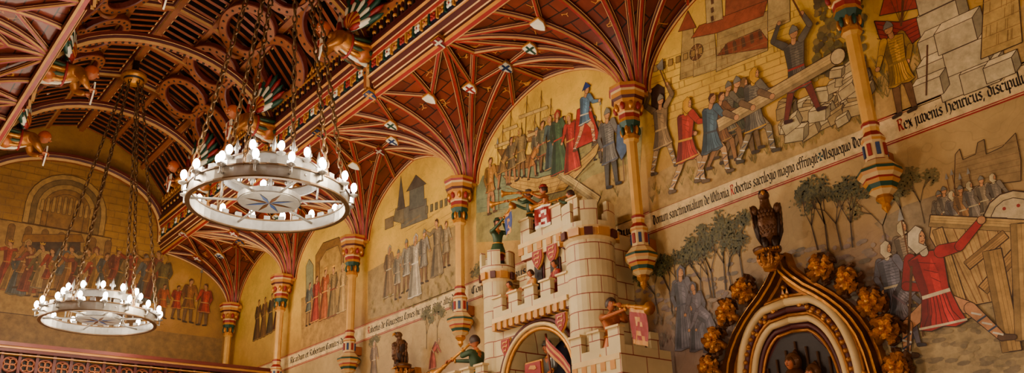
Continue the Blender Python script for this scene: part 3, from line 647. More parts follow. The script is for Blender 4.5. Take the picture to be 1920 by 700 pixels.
# --- C2-C3 landing
M3=Paint(wallfn,1.0)
M3.poly(pp([(893,455),(893,350),(935,318),(1180,245),(1205,238),(1195,425),(1140,442)]),(160,146,96))
M3.poly(pp([(893,360),(905,330),(1000,300),(1080,318),(1010,380),(895,400)]),(138,144,112))
M3.poly(pp([(1010,400),(1110,330),(1200,300),(1195,425),(1100,440)]),(182,152,96))
for i in range(90):
    a=898+random.random()*180; y=390-(a-898)*.3+random.uniform(-50,22); M3.line(pp([(a,y),(a+10,y-1),(a+22,y-7)]),.006,random.choice([(108,116,92),(160,160,122),(94,100,80)]))
tufts(M3,((1020,410),(1190,350),25),40,GR,.08)
for (a,y) in [(955,215),(985,190),(1012,180),(975,240),(1030,195),(940,245),(1000,225)]:
    M3.line(pp([(a,y+75),(a+4,y-10)]),.012,(106,78,48))
    for q in (-26,-14,14,22,30): M3.line(pp([(a+3,y),(a+q,y+62)]),.003,(120,90,58))
    M3.opoly(pp([(a-12,y+28),(a+15,y+18),(a+17,y+24),(a-10,y+34)]),(198,166,106),.005)
    M3.opoly(pp([(a-22,y+66),(a-14,y+80),(a+14,y+76),(a+24,y+56),(a+4,y+66)]),(146,108,62),.006)
WF(M3,1120,300,215,'stand','mail',(120,110,90),(160,120,60),(90,80,70),head='helm',prop='spear'); WF(M3,1132,305,225,'stand','tunic',(140,110,60),(160,120,60),(90,80,70),head='hood')
WF(M3,1062,318,215,'stand','tunic',(150,110,60),(200,150,80),(90,80,70),head='hair'); WF(M3,1010,326,238,'stand','mail',(130,120,96),(200,150,80),(90,80,70),head='helm')
M3.opoly(pp([(944,330),(960,352),(1010,370),(1060,358),(1085,330),(1120,290),(1128,262),(1108,285),(1070,318),(1010,335)]),(198,160,88),.009)
for i in range(4): M3.line(pp([(948,335+i*6),(1005,344+i*8),(1064,328+i*8),(1115,286+i*7)]),.006,(130,94,52))
for i in range(9): M3.line(pp([(962+i*14,338+i*.6-(max(0,i-5))*5),(966+i*14,362-(max(0,i-5))*6)]),.005,(140,104,58))
M3.beam(W(1050,326),W(1124,377),.1,(206,178,120),.007)
for a in (1020,1055,1090): M3.line(pp([(a,335),(a-20,375)]),.008,(100,70,44))
WF(M3,922,402,295,'stand','short',(180,132,68),(160,100,60),(190,138,94),head='hair',prop='spear')
WF(M3,945,352,262,'bend','tunic',(130,100,60),(180,140,70),(170,120,80),head='hair')
WF(M3,962,345,256,'point','tunic',(110,96,70),(180,140,70),(170,120,80),head='hair')
WF(M3,980,335,240,'stand','tunic',(140,118,76),(180,140,70),head='hood',flip=-1)
WF(M3,1000,335,262,'bend','tunic',(176,120,60),(120,60,40),(170,120,80),head='hair')
WF(M3,1022,322,225,'point','tunic',(112,110,78),(150,60,44),head='hair')
WF(M3,1038,318,215,'stand','robe',(76,96,96),(200,150,80),head='veil',flip=-1)
WF(M3,1052,328,205,'stand','robe',(64,88,62),(160,46,34),head='veil')
WF(M3,1076,325,210,'stand','robe',(160,46,34),(208,160,60),head='veil',flip=-1)
x,z=W(1100,268); x2,z2=W(1100,168); M3.opoly([(x-.2,z-.02),(x-.1,z2-.2),(x+.1,z2-.2),(x+.24,z-.04)],(160,46,34),.008)
WF(M3,1102,278,160,'stride','short',(92,124,150),(216,206,180),(206,150,102),head='hair',flip=1,wrap=True); p=W(1101,166); M3.poly([(p[0]-.07,p[1]-.02),(p[0],p[1]+.08),(p[0]+.08,p[1]-.01)],(30,50,104))
WF(M3,1150,352,200,'stand','mail',(118,116,112),(80,90,112),(86,84,80),head='helm',prop='spear')
M3.opoly(pp([(1160,235),(1180,232),(1178,285),(1168,302),(1158,280)]),(86,102,126),.008)
for i in range(3): M3.opoly(pp([(1150+i*14,190-i*5),(1150+i*14,165-i*5),(1160+i*14,162-i*5),(1162+i*14,186-i*5)]),(186,150,86),.006)
M3.obj('mural_landing_of_fleet')
# --- C3-C4
M4=Paint(wallfn,1.03)
M4.poly(pp([(690,600),(690,510),(760,470),(860,420),(862,548)]),(166,140,94))
GB=(122,116,100)
bld(M4,[(752,430),(754,392),(800,372),(802,410)],GB); bld(M4,[(768,395),(768,352),(795,342),(796,385)],(110,108,96)); bld(M4,[(762,360),(780,328),(800,345)],(92,82,70)); bld(M4,[(737,415),(742,392),(757,388),(758,420)],(130,118,92)); bld(M4,[(745,395),(752,330),(760,390)],(92,84,74)); bld(M4,[(722,432),(722,412),(738,405),(738,425)],(140,120,88))
for i in range(6): bld(M4,[(798+i*9,402-i*3.6),(798+i*9,388-i*3.6),(803+i*9,386-i*3.6),(803+i*9,400-i*3.6)],(126,116,90))
for i in range(20): p=W(720+random.random()*130,440-random.random()*40); M4.line([p,(p[0]+.3,p[1]+.02)],.006,(150,124,76))
WF(M4,728,560,462,'stand','robe',(136,112,80),(200,190,160),head='veil')
WF(M4,745,562,470,'stand','mail',(150,140,120),(190,170,140),head='helm')
WF(M4,778,560,440,'stand','robe',(186,174,152),(220,214,200),head='veil')
WF(M4,762,548,450,'stand','mail',(160,152,136),(200,190,170),head='helm',flip=-1)
WF(M4,820,520,410,'point','robe',(132,116,90),(110,96,76),head='hair',flip=-1)
WF(M4,837,502,415,'stand','tunic',(160,142,110),(130,110,80),head='hair')
WF(M4,795,532,432,'stand','mail',(144,136,122),(120,110,100),head='helm')
tufts(M4,((695,590),(860,530),22),50,GR,.08)
M4.obj('mural_lady_and_knights')
# --- C4-C5
M5=Paint(wallfn,1.03)
M5.poly(pp([(565,655),(565,560),(660,520),(660,618)]),(172,134,76))
M5.opoly(pp([(574,560),(574,500),(580,486),(588,498),(588,552)]),(144,140,106),.012)
M5.opoly(pp([(592,600),(592,480),(606,456),(636,445),(645,470),(645,580)]),(140,104,58),.014); M5.opoly(pp([(600,590),(600,490),(612,470),(634,460),(640,480),(640,570)]),(178,142,78),.01)
WF(M5,606,602,505,'stand','robe',(160,84,38),(214,166,70),head='crown'); WF(M5,622,597,500,'stand','robe',(136,112,70),(120,34,30),head='crown',flip=-1); WF(M5,640,588,495,'stand','robe',(186,152,96),(220,190,130),head='veil',flip=-1); WF(M5,590,606,520,'stand','robe',(146,50,36),(214,166,70),head='hair'); WF(M5,577,612,532,'stand','tunic',(90,96,90),(214,166,70),head='hair')
M5.obj('mural_royal_court')
M6=Paint(wallfn)
for i,(a,y) in enumerate([(480,640),(492,635),(505,628),(518,620)]): WF(M6,a,y,y-75,'stand','robe',[(86,62,38),(110,78,46),(70,58,42),(100,50,32)][i],(150,120,70),head='hair')
M6.obj('mural_attendants')
# --- end wall royal scene
M7=Paint(endfn,.88,(150,114,64),.28)
M7.poly([(YO*S,CH+.488*S),(.97*S,CH+.488*S),(.97*S,CH+.60*S),(YO*S,CH+.60*S)],(150,116,66))
for k in range(22):
    z=.60+.02*k; M7.line([(.0*S,CH+z*S),(.8*S,CH+z*S)],.007,(126,94,54))
    for q in range(22): M7.line([((q*.036+.018*(k%2))*S,CH+z*S),((q*.036+.018*(k%2))*S,CH+(z+.02)*S)],.006,(126,94,54))
def rarch(cy,z0,r,h,col,inn,n=3):
    for i in range(n):
        rr=r*(1-.14*i); cc=[col,shade(col,.62),shade(col,.95),inn][min(i,3)] if i<n-1 else inn
        pts=[(cy-rr,z0)]+[(cy-rr*cos(pi*k/12),z0+h+rr*sin(pi*k/12)) for k in range(13)]+[(cy+rr,z0)]
        M7.opoly(pts,cc,.01)
M7.opoly([(.33*S,CH+.6*S),(.33*S,CH+.84*S),(.63*S,CH+.84*S),(.63*S,CH+.6*S)],(180,142,80),.014)
for k in range(8): M7.limb((.345*S+k*.04*S,CH+.78*S),(.345*S+k*.04*S,CH+.825*S),.1,.1,(130,94,50),.008)
c0=E(125,395)
rarch(c0[0],c0[1]-.35,.66,.35,(200,160,92),(150,110,58),5)
for k in range(10): M7.limb((c0[0]-.4+.09*k,c0[1]-.06),(c0[0]-.4+.09*k,c0[1]+.1+.12*sin(pi*k/9)),.05,.04,(196,156,92),.008)
for k,yy in enumerate([.30,.345,.62,.67,.72]): rarch(yy*S,CH+.6*S,.13,.5,(176,138,78),(96,66,36),3)
M7.opoly(pp([(48,520),(48,450),(150,450),(150,520)],E),(58,48,44),.012); M7.opoly(pp([(40,455),(44,440),(152,440),(158,455)],E),(140,96,40),.01)
rc=[(150,46,34),(186,140,66),(80,94,106),(170,114,56),(120,50,40),(96,88,52),(190,156,98)]
kk=0
for px in list(range(6,60,11))+list(range(62,150,12))+list(range(155,300,11)):
    base=540+px*.06+(kk%3)*7; WF(M7,px,base,base-84-random.uniform(0,12),random.choice(['stand','point','stand','stride']),random.choice(['robe','tunic','robe']),rc[kk%7],rc[(kk+3)%7],f=E,head=['crown','hair','hood','veil','hair','helm'][kk%6],flip=random.choice([1,-1])); kk+=1
M7.tm=.12
WF(M7,300,598,532,'stand','tunic',(170,80,34),(200,150,60),f=E,head='hair'); WF(M7,326,600,535,'point','tunic',(176,54,34),(214,170,90),f=E,head='hair')
WF(M7,348,606,522,'stand','tunic',(150,94,46),(200,160,80),f=E,head='hair',prop='spear'); WF(M7,378,612,532,'stand','tunic',(176,54,36),(206,160,100),f=E,head='hair',flip=-1)
M7.obj('mural_royal_procession')
# --- lower wall
M8=Paint(wallfn,1.0)
for i in range(260):
    px=1150+random.random()*520; t=(px-1150)/520; p=W(px,660-t*110-random.random()*120); M8.disc(p[0],p[1],random.uniform(.02,.06),random.choice([(144,126,110),(130,112,104),(118,106,90),(148,132,118)]),0,n=7,rz=.02)
for (px,py,h,ln) in [(1278,600,.8,0),(1262,590,.7,.05),(1335,560,.66,.06),(1362,545,.74,-.05),(1395,530,.7,.02),(1340,560,.76,.0),(1535,470,.66,.1),(1555,478,.76,-.05),(1580,470,.68,.05),(1600,465,.6,-.1),(1168,575,.55,0),(1235,590,.6,.1),(1318,575,.74,-.05),(1376,552,.64,.1)]:
    x,z=W(px,py); tree(M8,x,z,h,ln)
tufts(M8,((1160,640),(1370,600),30),60,((130,114,94),(110,96,80)),.08)
WF(M8,1292,658,495,'stand','robe',(112,110,122),(84,84,98),head='veil'); WF(M8,1316,660,525,'stand','robe',(104,100,112),(76,74,86),head='veil',flip=-1); WF(M8,1338,662,540,'bend','robe',(106,100,112),(84,80,92),head='hood',flip=-1)
M8.obj('mural_woodland_nuns')
M9=Paint(wallfn,1.0)
M9.poly(pp([(1650,700),(1690,560),(1760,540),(1990,420),(1990,760),(1640,790)]),(176,154,114))
for i in range(220):
    px=1650+random.random()*270; p=W(px,700-random.random()*170); M9.disc(p[0],p[1],random.uniform(.02,.07),random.choice([(164,144,106),(148,130,98),(134,118,92)]),0,n=7,rz=.018)
bld(M9,[(1790,355),(1792,290),(1800,280),(1806,300),(1830,290),(1834,268),(1846,262),(1850,290),(1880,276),(1905,250),(1915,300),(1915,340)],(170,142,98))
for i in range(6): M9.line(pp([(1793,300+i*9),(1914,262+i*12)]),.004,(130,102,70))
M9.poly(pp([(1640,420),(1700,385),(1790,355),(1800,420),(1700,470)]),(148,130,102))
for (a,y,h_) in [(1700,440,.6),(1665,470,.6),(1735,420,.5)]: x,z=W(a,y); tree(M9,x,z,h_,0,(94,78,56),((116,106,68),(130,114,74)),.8)
for i,(a,y) in enumerate([(1780,458),(1790,450),(1806,458),(1822,448),(1840,440),(1862,430),(1885,425)]): WF(M9,a,y,y-105,'stand','mail',[(140,130,114),(150,138,120),(126,118,112),(166,126,80),(138,128,116),(148,132,108),(130,120,106)][i],(206,190,150),head=['helm','helm','hood','helm','hood','helm','hood'][i],prop='spear' if i<4 else None)
x,z=W(1902,412); M9.disc(x,z,.2,(208,186,144),.01); M9.disc(x,z,.15,(218,198,160),.006); 
for i in range(6): M9.disc(x+.1*cos(i),z+.1*sin(i),.014,(150,50,40),0,n=6)
WD=(194,160,106)
M9.opoly(pp([(1748,425),(1745,445),(1820,575),(1900,560),(1910,430),(1890,410),(1830,408)]),WD,.008)
for i in range(7): M9.line(pp([(1750+i*20,436-i*3),(1822+i*12,572-i*2)]),.008,(130,94,56))
for i in range(12): M9.line(pp([(1756+i*11,444-i*2),(1826+i*7,566-i*1)]),.003,(158,122,74))
M9.beam(W(1745,415),W(1925,425),.09,(206,172,114)); M9.beam(W(1845,545),W(1925,455),.08,(184,146,92)); M9.beam(W(1888,440),W(1815,500),.07,(180,142,90))
M9.beam(W(1862,470),W(1900,660),.13,(188,152,96)); M9.beam(W(1915,420),W(1925,640),.13,(198,162,104)); M9.beam(W(1760,430),W(1815,600),.08,(192,156,100))
WF(M9,1722,575,408,'stand','mail',(144,128,108),(206,190,150),(114,98,86),head='hood')
WF(M9,1696,640,445,'stand','mail',(104,104,118),(200,186,156),(96,92,106),head='hood',flip=1,prop='spear'); WF(M9,1706,655,475,'bend','mail',(114,110,120),(106,90,100),(104,98,106),head='helm',flip=1)
x,z=W(1775,660); fig(M9,x,z,1.2,'kneel','tunic',(160,36,38),(218,206,178),(196,146,106),head='hood',wrap=True)
M9.line(pp([(1712,500),(1704,690)]),.02,(84,58,38))
M9.obj('mural_siege_engine')
M10=Paint(wallfn,1.0)
for (px,py,h) in [(905,560,.5),(700,690,.5),(800,655,.55),(820,640,.5),(850,620,.45)]: x,z=W(px,py); tree(M10,x,z,h,0,(94,78,56),((116,106,68),(104,96,66)))
WF(M10,812,694,628,'bend','robe',(166,90,80),(200,180,150),head='veil'); WF(M10,700,720,640,'stand','robe',(136,112,90),(190,170,140),head='veil')
M10.obj('mural_garden')

# ================================================================= 3-D FIGURES
def skinned(verts,edges,rad,sub=2):
    me=bpy.data.meshes.new('t'); me.from_pydata(verts,edges,[]); o=bpy.data.objects.new('t',me); sc.collection.objects.link(o)
    md=o.modifiers.new('s','SKIN'); md.use_smooth_shade=True
    if not me.skin_vertices:
        bpy.context.view_layer.objects.active=o; bpy.ops.mesh.customdata_skin_add()
    for i,r_ in enumerate(rad): me.skin_vertices[0].data[i].radius=(r_,r_)
    me.skin_vertices[0].data[0].use_root=True
    o.modifiers.new('b','SUBSURF').levels=sub
    dg=bpy.context.evaluated_depsgraph_get(); dg.update(); ev=o.evaluated_get(dg); m2=ev.to_mesh()
    vs=[v.co.copy() for v in m2.vertices]; fs=[tuple(p.vertices) for p in m2.polygons]
    ev.to_mesh_clear(); bpy.data.objects.remove(o); bpy.data.meshes.remove(me)
    return vs,fs
def head3(b,c,R,s_,skin='skin',hair='hair',hat=None):
    def A(x,y,z): return c+R@V((x*s_,y*s_,z*s_))
    vs=[];a,n=18,14
    for i in range(n+1):
        t=pi*i/n
        for k in range(a):
            an=2*pi*k/a; x=.74*sin(t)*cos(an); y=.86*sin(t)*sin(an); z=cos(t)
            if z<0: x*=1+.35*z; y*=(1+.12*z) if y>0 else (1+.45*z)
            if y>0 and abs(x)<.2 and -.25<z<.15: y+=.16*(1-abs(x)/.2)
            if y>0 and .05<z<.28 and .15<abs(x)<.5: y-=.06
            vs.append(A(x,y,z))
    b.add(vs,[(i*a+k,i*a+(k+1)%a,(i+1)*a+(k+1)%a,(i+1)*a+k) for i in range(n) for k in range(a)],skin,True)
    b.tube([A(0,.78,.12),A(0,1.02,-.12),A(0,.86,-.22)],[.05*s_,.13*s_,.1*s_],skin,6)
    for sx in (-1,1):
        b.ell(A(sx*.28,.74,.12),(.12*s_,.08*s_,.07*s_),'white',8,6,R); b.ell(A(sx*.28,.81,.12),(.055*s_,.04*s_,.055*s_),'black',6,5,R)
        b.tube([A(sx*.12,.83,.26),A(sx*.3,.82,.32),A(sx*.45,.7,.25)],.035*s_,hair,5); b.ell(A(sx*.74,-.02,.0),(.08*s_,.16*s_,.22*s_),skin,8,6,R)
    b.tube([A(-.2,.76,-.42),A(0,.84,-.4),A(.2,.76,-.42)],[.03*s_,.06*s_,.03*s_],'darkred',6)
    vs=[];fs=[]
    for i in range(9):
        t=pi*.62*i/8
        for k in range(a):
            an=2*pi*k/a; lim=1.0 if sin(an)<.35 else .62
            tt=t*lim; x=.84*sin(tt)*cos(an); y=.95*sin(tt)*sin(an)-.06; z=1.08*cos(tt); vs.append(A(x,y,z))
    b.add(vs,[(i*a+k,i*a+(k+1)%a,(i+1)*a+(k+1)%a,(i+1)*a+k) for i in range(8) for k in range(a)],hair,True)
    if hat:
        for z0,z1,r0,r1 in ((.5,.72,.98,1.02),(.72,1.3,.9,.7)):
            vs=[A(r0*cos(2*pi*k/a),r0*sin(2*pi*k/a),z0) for k in range(a)]+[A(r1*cos(2*pi*k/a),r1*sin(2*pi*k/a),z1) for k in range(a)]+[A(0,0,z1+.12)]
            b.add(vs,[(k,(k+1)%a,a+(k+1)%a,a+k) for k in range(a)]+[(a+k,a+(k+1)%a,2*a) for k in range(a)],hat,True)
def hand3(b,wr,dr,up,s_,curl=1.0,mt='skin'):
    dr=dr.normalized(); up=(up-dr*up.dot(dr)).normalized(); sd=dr.cross(up)
    pc=wr+dr*.04*s_; R=Matrix((sd,dr,up)).transposed(); b.ell(pc,(.026*s_,.034*s_,.014*s_),mt,8,6,R)
    for i in range(4):
        L=[.038,.044,.041,.032][i]*s_; p=pc+dr*.026*s_+sd*(-.019+.0127*i)*s_
        q=p+(dr*cos(.5*curl)-up*sin(.5*curl))*L*.5; r_=q+(dr*cos(1.3*curl)-up*sin(1.3*curl))*L*.35; t=r_+(dr*cos(2.1*curl)-up*sin(2.1*curl))*L*.3
        b.tube([p,q,r_,t],[.0068*s_,.0064*s_,.0056*s_,.004*s_],mt,6)
    p=pc-sd*.02*s_-dr*.012*s_; q=p-sd*.018*s_+dr*.014*s_-up*.008*s_; t=q+dr*.02*s_-up*.012*s_+sd*.006*s_; b.tube([p,q,t],[.009*s_,.008*s_,.005*s_],mt,6)
J0=dict(pel=(0,0,.5),wa=(0,0,.6),ch=(0,.01,.72),nk=(0,.0,.82),hb=(0,.01,.86),hd=(0,.03,.925),
 sl=(-.11,0,.79),el=(-.17,.05,.64),wl=(-.12,.16,.6),sr=(.11,0,.79),er=(.17,.05,.64),wr=(.12,.16,.6),
 hl=(-.055,0,.47),kl=(-.065,.03,.27),al=(-.07,0,.05),tl=(-.075,.07,.02),hr=(.055,0,.47),kr=(.065,.03,.27),ar=(.07,0,.05),tr=(.075,.07,.02))
ORD=['pel','wa','ch','nk','hb','sl','el','wl','sr','er','wr','hl','kl','al','tl','hr','kr','ar','tr']
EDG=[('pel','wa'),('wa','ch'),('ch','nk'),('nk','hb'),('ch','sl'),('sl','el'),('el','wl'),('ch','sr'),('sr','er'),('er','wr'),('pel','hl'),('hl','kl'),('kl','al'),('al','tl'),('pel','hr'),('hr','kr'),('kr','ar'),('ar','tr')]
RAD=dict(pel=.075,wa=.066,ch=.082,nk=.034,hb=.03,sl=.044,el=.03,wl=.019,sr=.044,er=.03,wr=.019,hl=.058,kl=.038,al=.024,tl=.02,hr=.058,kr=.038,ar=.024,tr=.02)
CAT=dict(pel='t',wa='t',ch='t',nk='n',hb='n',sl='a',el='a',wl='w',sr='a',er='a',wr='w',hl='l',kl='l',al='f',tl='f',hr='l',kr='l',ar='f',tr='f')
def person(b,loc,yaw,h,pose={},top='tunicred',leg='hair',skirt=.36,hat=None,hair='hair',look=None,skirtm=None,skin='skin',boot='hair',trim='gold'):
    j=dict(J0); j.update(pose); R=Matrix.Rotation(yaw,3,'Z'); loc=V(loc)
    G={k:loc+R@(V(v)*h) for k,v in j.items()}
    vs,fs=skinned([G[k] for k in ORD],[(ORD.index(a),ORD.index(c)) for a,c in EDG],[RAD[k]*h for k in ORD])
    mm=[]; cm={'t':top,'a':top,'n':skin,'w':top,'l':leg,'f':boot}
    segs=[(G[a],G[c],cm[CAT[c]]) for a,c in EDG]
    for f in fs:
        p=sum((vs[i] for i in f),V((0,0,0)))/len(f); best=9;mt=top
        for a,c,m_ in segs:
            d=c-a; t=max(0,min(1,(p-a).dot(d)/d.dot(d))); q=(p-(a+d*t)).length
            if q<best: best=q;mt=m_
        mm.append(mt)
    b.add(vs,fs,mm,True)
    f=R@V(look or (0,1,0)); f.normalize(); sx=f.cross(V((0,0,1))).normalized(); up=sx.cross(f); RH=Matrix((sx,f,up)).transposed()
    head3(b,G['hd'],RH,.074*h,skin,hair,hat)
    for w,e in (('wl','el'),('wr','er')):
        d=(G[w]-G[e]); hand3(b,G[w],d,V((0,0,1)) if abs(d.normalized().z)<.9 else V((0,1,0)),h*1.1,.9,skin); b.tube([G[w]-d.normalized()*.02*h,G[w]-d.normalized()*.002*h],[.026*h,.026*h],trim,8)
    if skirt:
        a=20; rows=[]
        for i in range(7):
            t=i/6; z=.57-(.57-skirt)*t; rr=.082+.06*t
            rows.append([loc+R@V((rr*(1+.1*t*cos(7*2*pi*k/a))*cos(2*pi*k/a)*h*1.08,rr*(1+.1*t*cos(7*2*pi*k/a))*.9*sin(2*pi*k/a)*h,z*h)) for k in range(a)])
        vs=[p for r_ in rows for p in r_]
        b.add(vs,[(i*a+k,i*a+(k+1)%a,(i+1)*a+(k+1)%a,(i+1)*a+k) for i in range(6) for k in range(a)],[skirtm or top if i<5 else trim for i in range(6) for k in range(a)],True)
        b.tube(rows[0],.012*h,trim,6,True)
    b.tube([loc+R@(V(j['nk'])*h)+V((cos(q)*.045*h,sin(q)*.045*h,-.015*h)) for q in [2*pi*i/10 for i in range(10)]],.014*h,trim,6,True)
    return G,R
def trumpeter(name,loc,yaw,h,pitch=-.2,banner=('tunicred','goldpaint'),L=.62,**kw):
    b=MB(); cp,sp=cos(pitch),sin(pitch)
    m0=V((0,.105,.905)); D=V((0,cp,sp))
    w1=m0+D*.12+V((-.012,0,-.03)); w2=m0+D*.28+V((.012,0,-.03))
    pose=dict(wl=tuple(w1),el=(-.16,.08,.74),wr=tuple(w2),er=(.15,.15,.74))
    G,R=person(b,loc,yaw,h,pose,look=(0,cp,sp*.5),**kw)
    loc=V(loc); a=loc+R@(m0*h); d=R@D
    b.tube([a,a+d*.4*h,a+d*(L-.12)*h,a+d*(L-.04)*h,a+d*L*h],[.014*h,.018*h,.024*h,.04*h,.07*h],'gold',12)
    for t in (.1,.3,.45): b.tube([a+d*t*h,a+d*(t+.02)*h],[.026*h,.026*h],'gold',10)
    if banner:
        p=a+d*(L*.45)*h; q=a+d*(L*.9)*h; sd=d.cross(V((0,0,1))).normalized(); n=8; vs=[]
        for i in range(n+1):
            for k in range(9):
                pt=p+(q-p)*k/8+V((0,0,-.38*h*i/n-.01*h))+sd*.012*h*sin(k*1.1+i*.6); 
                vs.append(pt)
        fs=[(i*9+k,i*9+k+1,(i+1)*9+k+1,(i+1)*9+k) for i in range(n) for k in range(8)]
        mm=[banner[1] if (i in (0,n-1) or (i in(2,5) and k in (2,3,4)) or (i in(3,6) and k in(2,5)) ) else banner[0] for i in range(n) for k in range(8)]
        b.add(vs,fs,mm)
    return b.obj(name)

# ================================================================= CASTLE CHIMNEYPIECE
b=MB(); ST='castlestone'
def cbox(x0,x1,y0,z0,z1,y1=1.0,mt=ST): b.box(P((x0+x1)/2,(y0+y1)/2,(z0+z1)/2),((x1-x0)*S,(y1-y0)*S,(z1-z0)*S),mt)
def crenel(x0,x1,y,z0,h,n,dp=.02,ratio=.58):
    w=(x1-x0)/(n-(1-ratio)); 
    for i in range(n):
        a=x0+i*w; cbox(a,a+w*ratio,y,z0,z0+h,y+dp)
        b.box(P(a+w*ratio/2,y+dp/2-.001,z0+h+.0015),(w*ratio*S+.02,dp*S+.03,.02),'stonepaint')
def corbel(x0,x1,y,z,n,h=.012):
    cbox(x0,x1,y-.006,z+h*.35,z+h,y+.01,'stonepaint')
    w=(x1-x0)/n
    for i in range(n): 
        cbox(x0+i*w,x0+i*w+w*.5,y-.006,z-h*.7,z+h*.35,y+.01,'goldpaint'); cbox(x0+i*w+w*.5,x0+i*w+w,y-.002,z-h*.7,z+h*.35,y+.01,'darkred')
ZB=-CH/S
ax,ar=-1.06,.082; az=.245; yf=.915; yb=.985
cbox(-1.2,ax-ar,yf,ZB,.345); cbox(ax+ar,-.925,yf,ZB,.345)
n=16; top=.345
for i in range(n):
    a0=pi*i/n; a1=pi*(i+1)/n; xa_,xb_=ax-ar*cos(a0),ax-ar*cos(a1); za,zb_=az+ar*sin(a0),az+ar*sin(a1)
    vs=[P(xa_,yf,za),P(xb_,yf,zb_),P(xb_,yf,top),P(xa_,yf,top),P(xa_,yb,za),P(xb_,yb,zb_),P(xb_,yb,top),P(xa_,yb,top)]
    b.add(vs,[(0,1,2,3),(0,4,5,1),(3,2,6,7)],ST)
for k,(dr,mt,py) in enumerate([(.0,'gold',-.004),(.007,'stonepaint',-.007),(.014,'darkred',-.004)]):
    pts=[P(ax-(ar+dr)*cos(pi*i/24),yf+py,az+(ar+dr)*sin(pi*i/24)) for i in range(25)]; b.tube(pts,.022,mt,6)
b.box(P(ax,.992,.2),(ar*2*S,.05,.3*S),'navy')
for i in range(40):
    x=ax+random.uniform(-ar,ar)*.95; z=random.uniform(.12,.32)
    b.add([P(x,.987,z)+V((sin(q*pi/5)*(.022 if q%2==0 else .009),-.004,cos(q*pi/5)*(.022 if q%2==0 else .009))) for q in range(10)],[tuple(range(10))],'goldpaint')
cbox(ax-ar+.0005,ax+ar-.0005,.93,ZB,.19,.9875)
cbox(-1.16,-.975,.903,.345,.372,.912); corbel(-1.16,-.975,.905,.35,12); crenel(-1.16,-.975,.903,.372,.024,5,.009)
cbox(-1.12,-.93,.945,.3455,.46); corbel(-1.13,-.985,.942,.478,6); cbox(-1.125,-.98,.938,.46,.502,.947); crenel(-1.125,-.98,.938,.502,.028,4,.009)
cbox(-1.1255,-1.117,.9475,.46,.52,.998); 
cbox(-1.2,-1.1205,.955,.3455,.42); crenel(-1.2,-1.125,.955,.42,.02,2)
for x in (-1.085,-1.045,-1.0):
    cbox(x-.012,x+.012,.942,.40,.445,.95,'darkred'); cbox(x-.009,x+.009,.940,.403,.442,.95,'wooddark')
cbox(-1.12,-.995,.937,.39,.40,.95,'stonepaint')
def tower(x,y,r,z0,z1,nm,rc=1.25,hh=.03,seg=28,cz=.012,well=.0):
    c=P(x,y,0); z=lambda q:q*S
    b.lathe([(r,z(z0)),(r,z(z1-cz*2.4),'stonepaint'),(r*1.06,z(z1-cz*2.2),'stonepaint'),(r*1.1,z(z1-cz*2),'goldpaint'),(r*1.14,z(z1-cz),'stonepaint'),(r*rc,z(z1-cz*.6),'castlestone'),(r*rc,z(z1),'castlestone'),(r*rc-.04,z(z1),'castlestone'),(r*rc-.04,z(z1-well),'castlestone'),(0,z(z1-well))],c,ST,seg,False)
    for i in range(nm*2):
        a=2*pi*(i+.5)/(nm*2); b.box(c+V((cos(a)*r*1.13,sin(a)*r*1.13,z(z1-cz*1.5))),(.05,r*.5 if i%2 else r*.35,z(cz)),'goldpaint' if i%2 else 'darkred',a)
    for i in range(nm):
        a0=2*pi*i/nm; a1=a0+2*pi/nm*.6; vs=[]; m_=5
        for k in range(m_):
            a=a0+(a1-a0)*k/(m_-1)
            for rr,zz in ((r*rc,z(z1)),(r*rc,z(z1+hh)),(r*rc-.05,z(z1+hh)),(r*rc-.05,z(z1))): vs.append(c+V((cos(a)*rr,sin(a)*rr,zz)))
        fs=[(k*4+q,k*4+(q+1)%4,(k+1)*4+(q+1)%4,(k+1)*4+q) for k in range(m_-1) for q in range(4)]+[(0,1,2,3),(16,19,18,17)]
        b.add(vs,fs,ST)
tower(-.955,.935,.245,ZB,.468,6,1.12,.033,well=.03)
tower(-1.187,.935,.165,ZB,.462,5,1.22,.026,well=.045)
for sx in (0,1):
    x0,x1=(-.955,-.865) if sx==0 else (-1.265,-1.175); zt_=.258; fl=.205
    cbox(x0,x1,.895,ZB,fl); corbel(x0-.003,x1+.003,.893,zt_-.018,5)
    cbox(x0-.005,x1+.005,.888,fl-.001,zt_+.006,.897); cbox(x0-.005,x0+.003,.8971,fl-.001,zt_+.006,.99); cbox(x1-.003,x1+.005,.8971,fl-.001,zt_+.006,.99)
    crenel(x0-.005,x1+.005,.888,zt_+.006,.024,3,.009)
    for yy in (.92,.95): cbox(x1-.003,x1+.005,yy,zt_+.0062,zt_+.03,yy+.017); cbox(x0-.005,x0+.003,yy,zt_+.0062,zt_+.03,yy+.017)
def lionshield(b,x,y,z,s_,base='red',ch='gold'):
    fn=lambda a,q,d:P(x,y,z)+V((a*s_,-d,q*s_)); pl=[(-.8,1),(.8,1),(.85,.1),(.5,-.6),(0,-1.1),(-.5,-.6),(-.85,.1)]
    b.plate([(a*1.12,q*1.1) for a,q in pl],fn,.02,'goldpaint'); b.plate(pl,fn,.03,base)
    for k,(cx,cz) in enumerate([(0,.62),(0,.1),(0,-.42)]):
        w=.5 if k<2 else .28
        b.plate([(cx-w,cz-.1),(cx-w*.8,cz+.1),(cx+w*.5,cz+.1),(cx+w*.7,cz+.24),(cx+w,cz+.16),(cx+w*.85,cz-.02),(cx+w*.7,cz-.2),(cx+w*.5,cz-.05),(cx-w*.5,cz-.05),(cx-w*.6,cz-.2),(cx-w*.8,cz-.2)],fn,.036,'goldpaint')
for x,z in ((-1.082,.452),(-1.045,.452)): lionshield(b,x,.940,z,.095)
lionshield(b,-.99,.902,.322,.085); lionshield(b,-1.137,.912,.312,.085)
castle=b.obj('castle_chimneypiece')

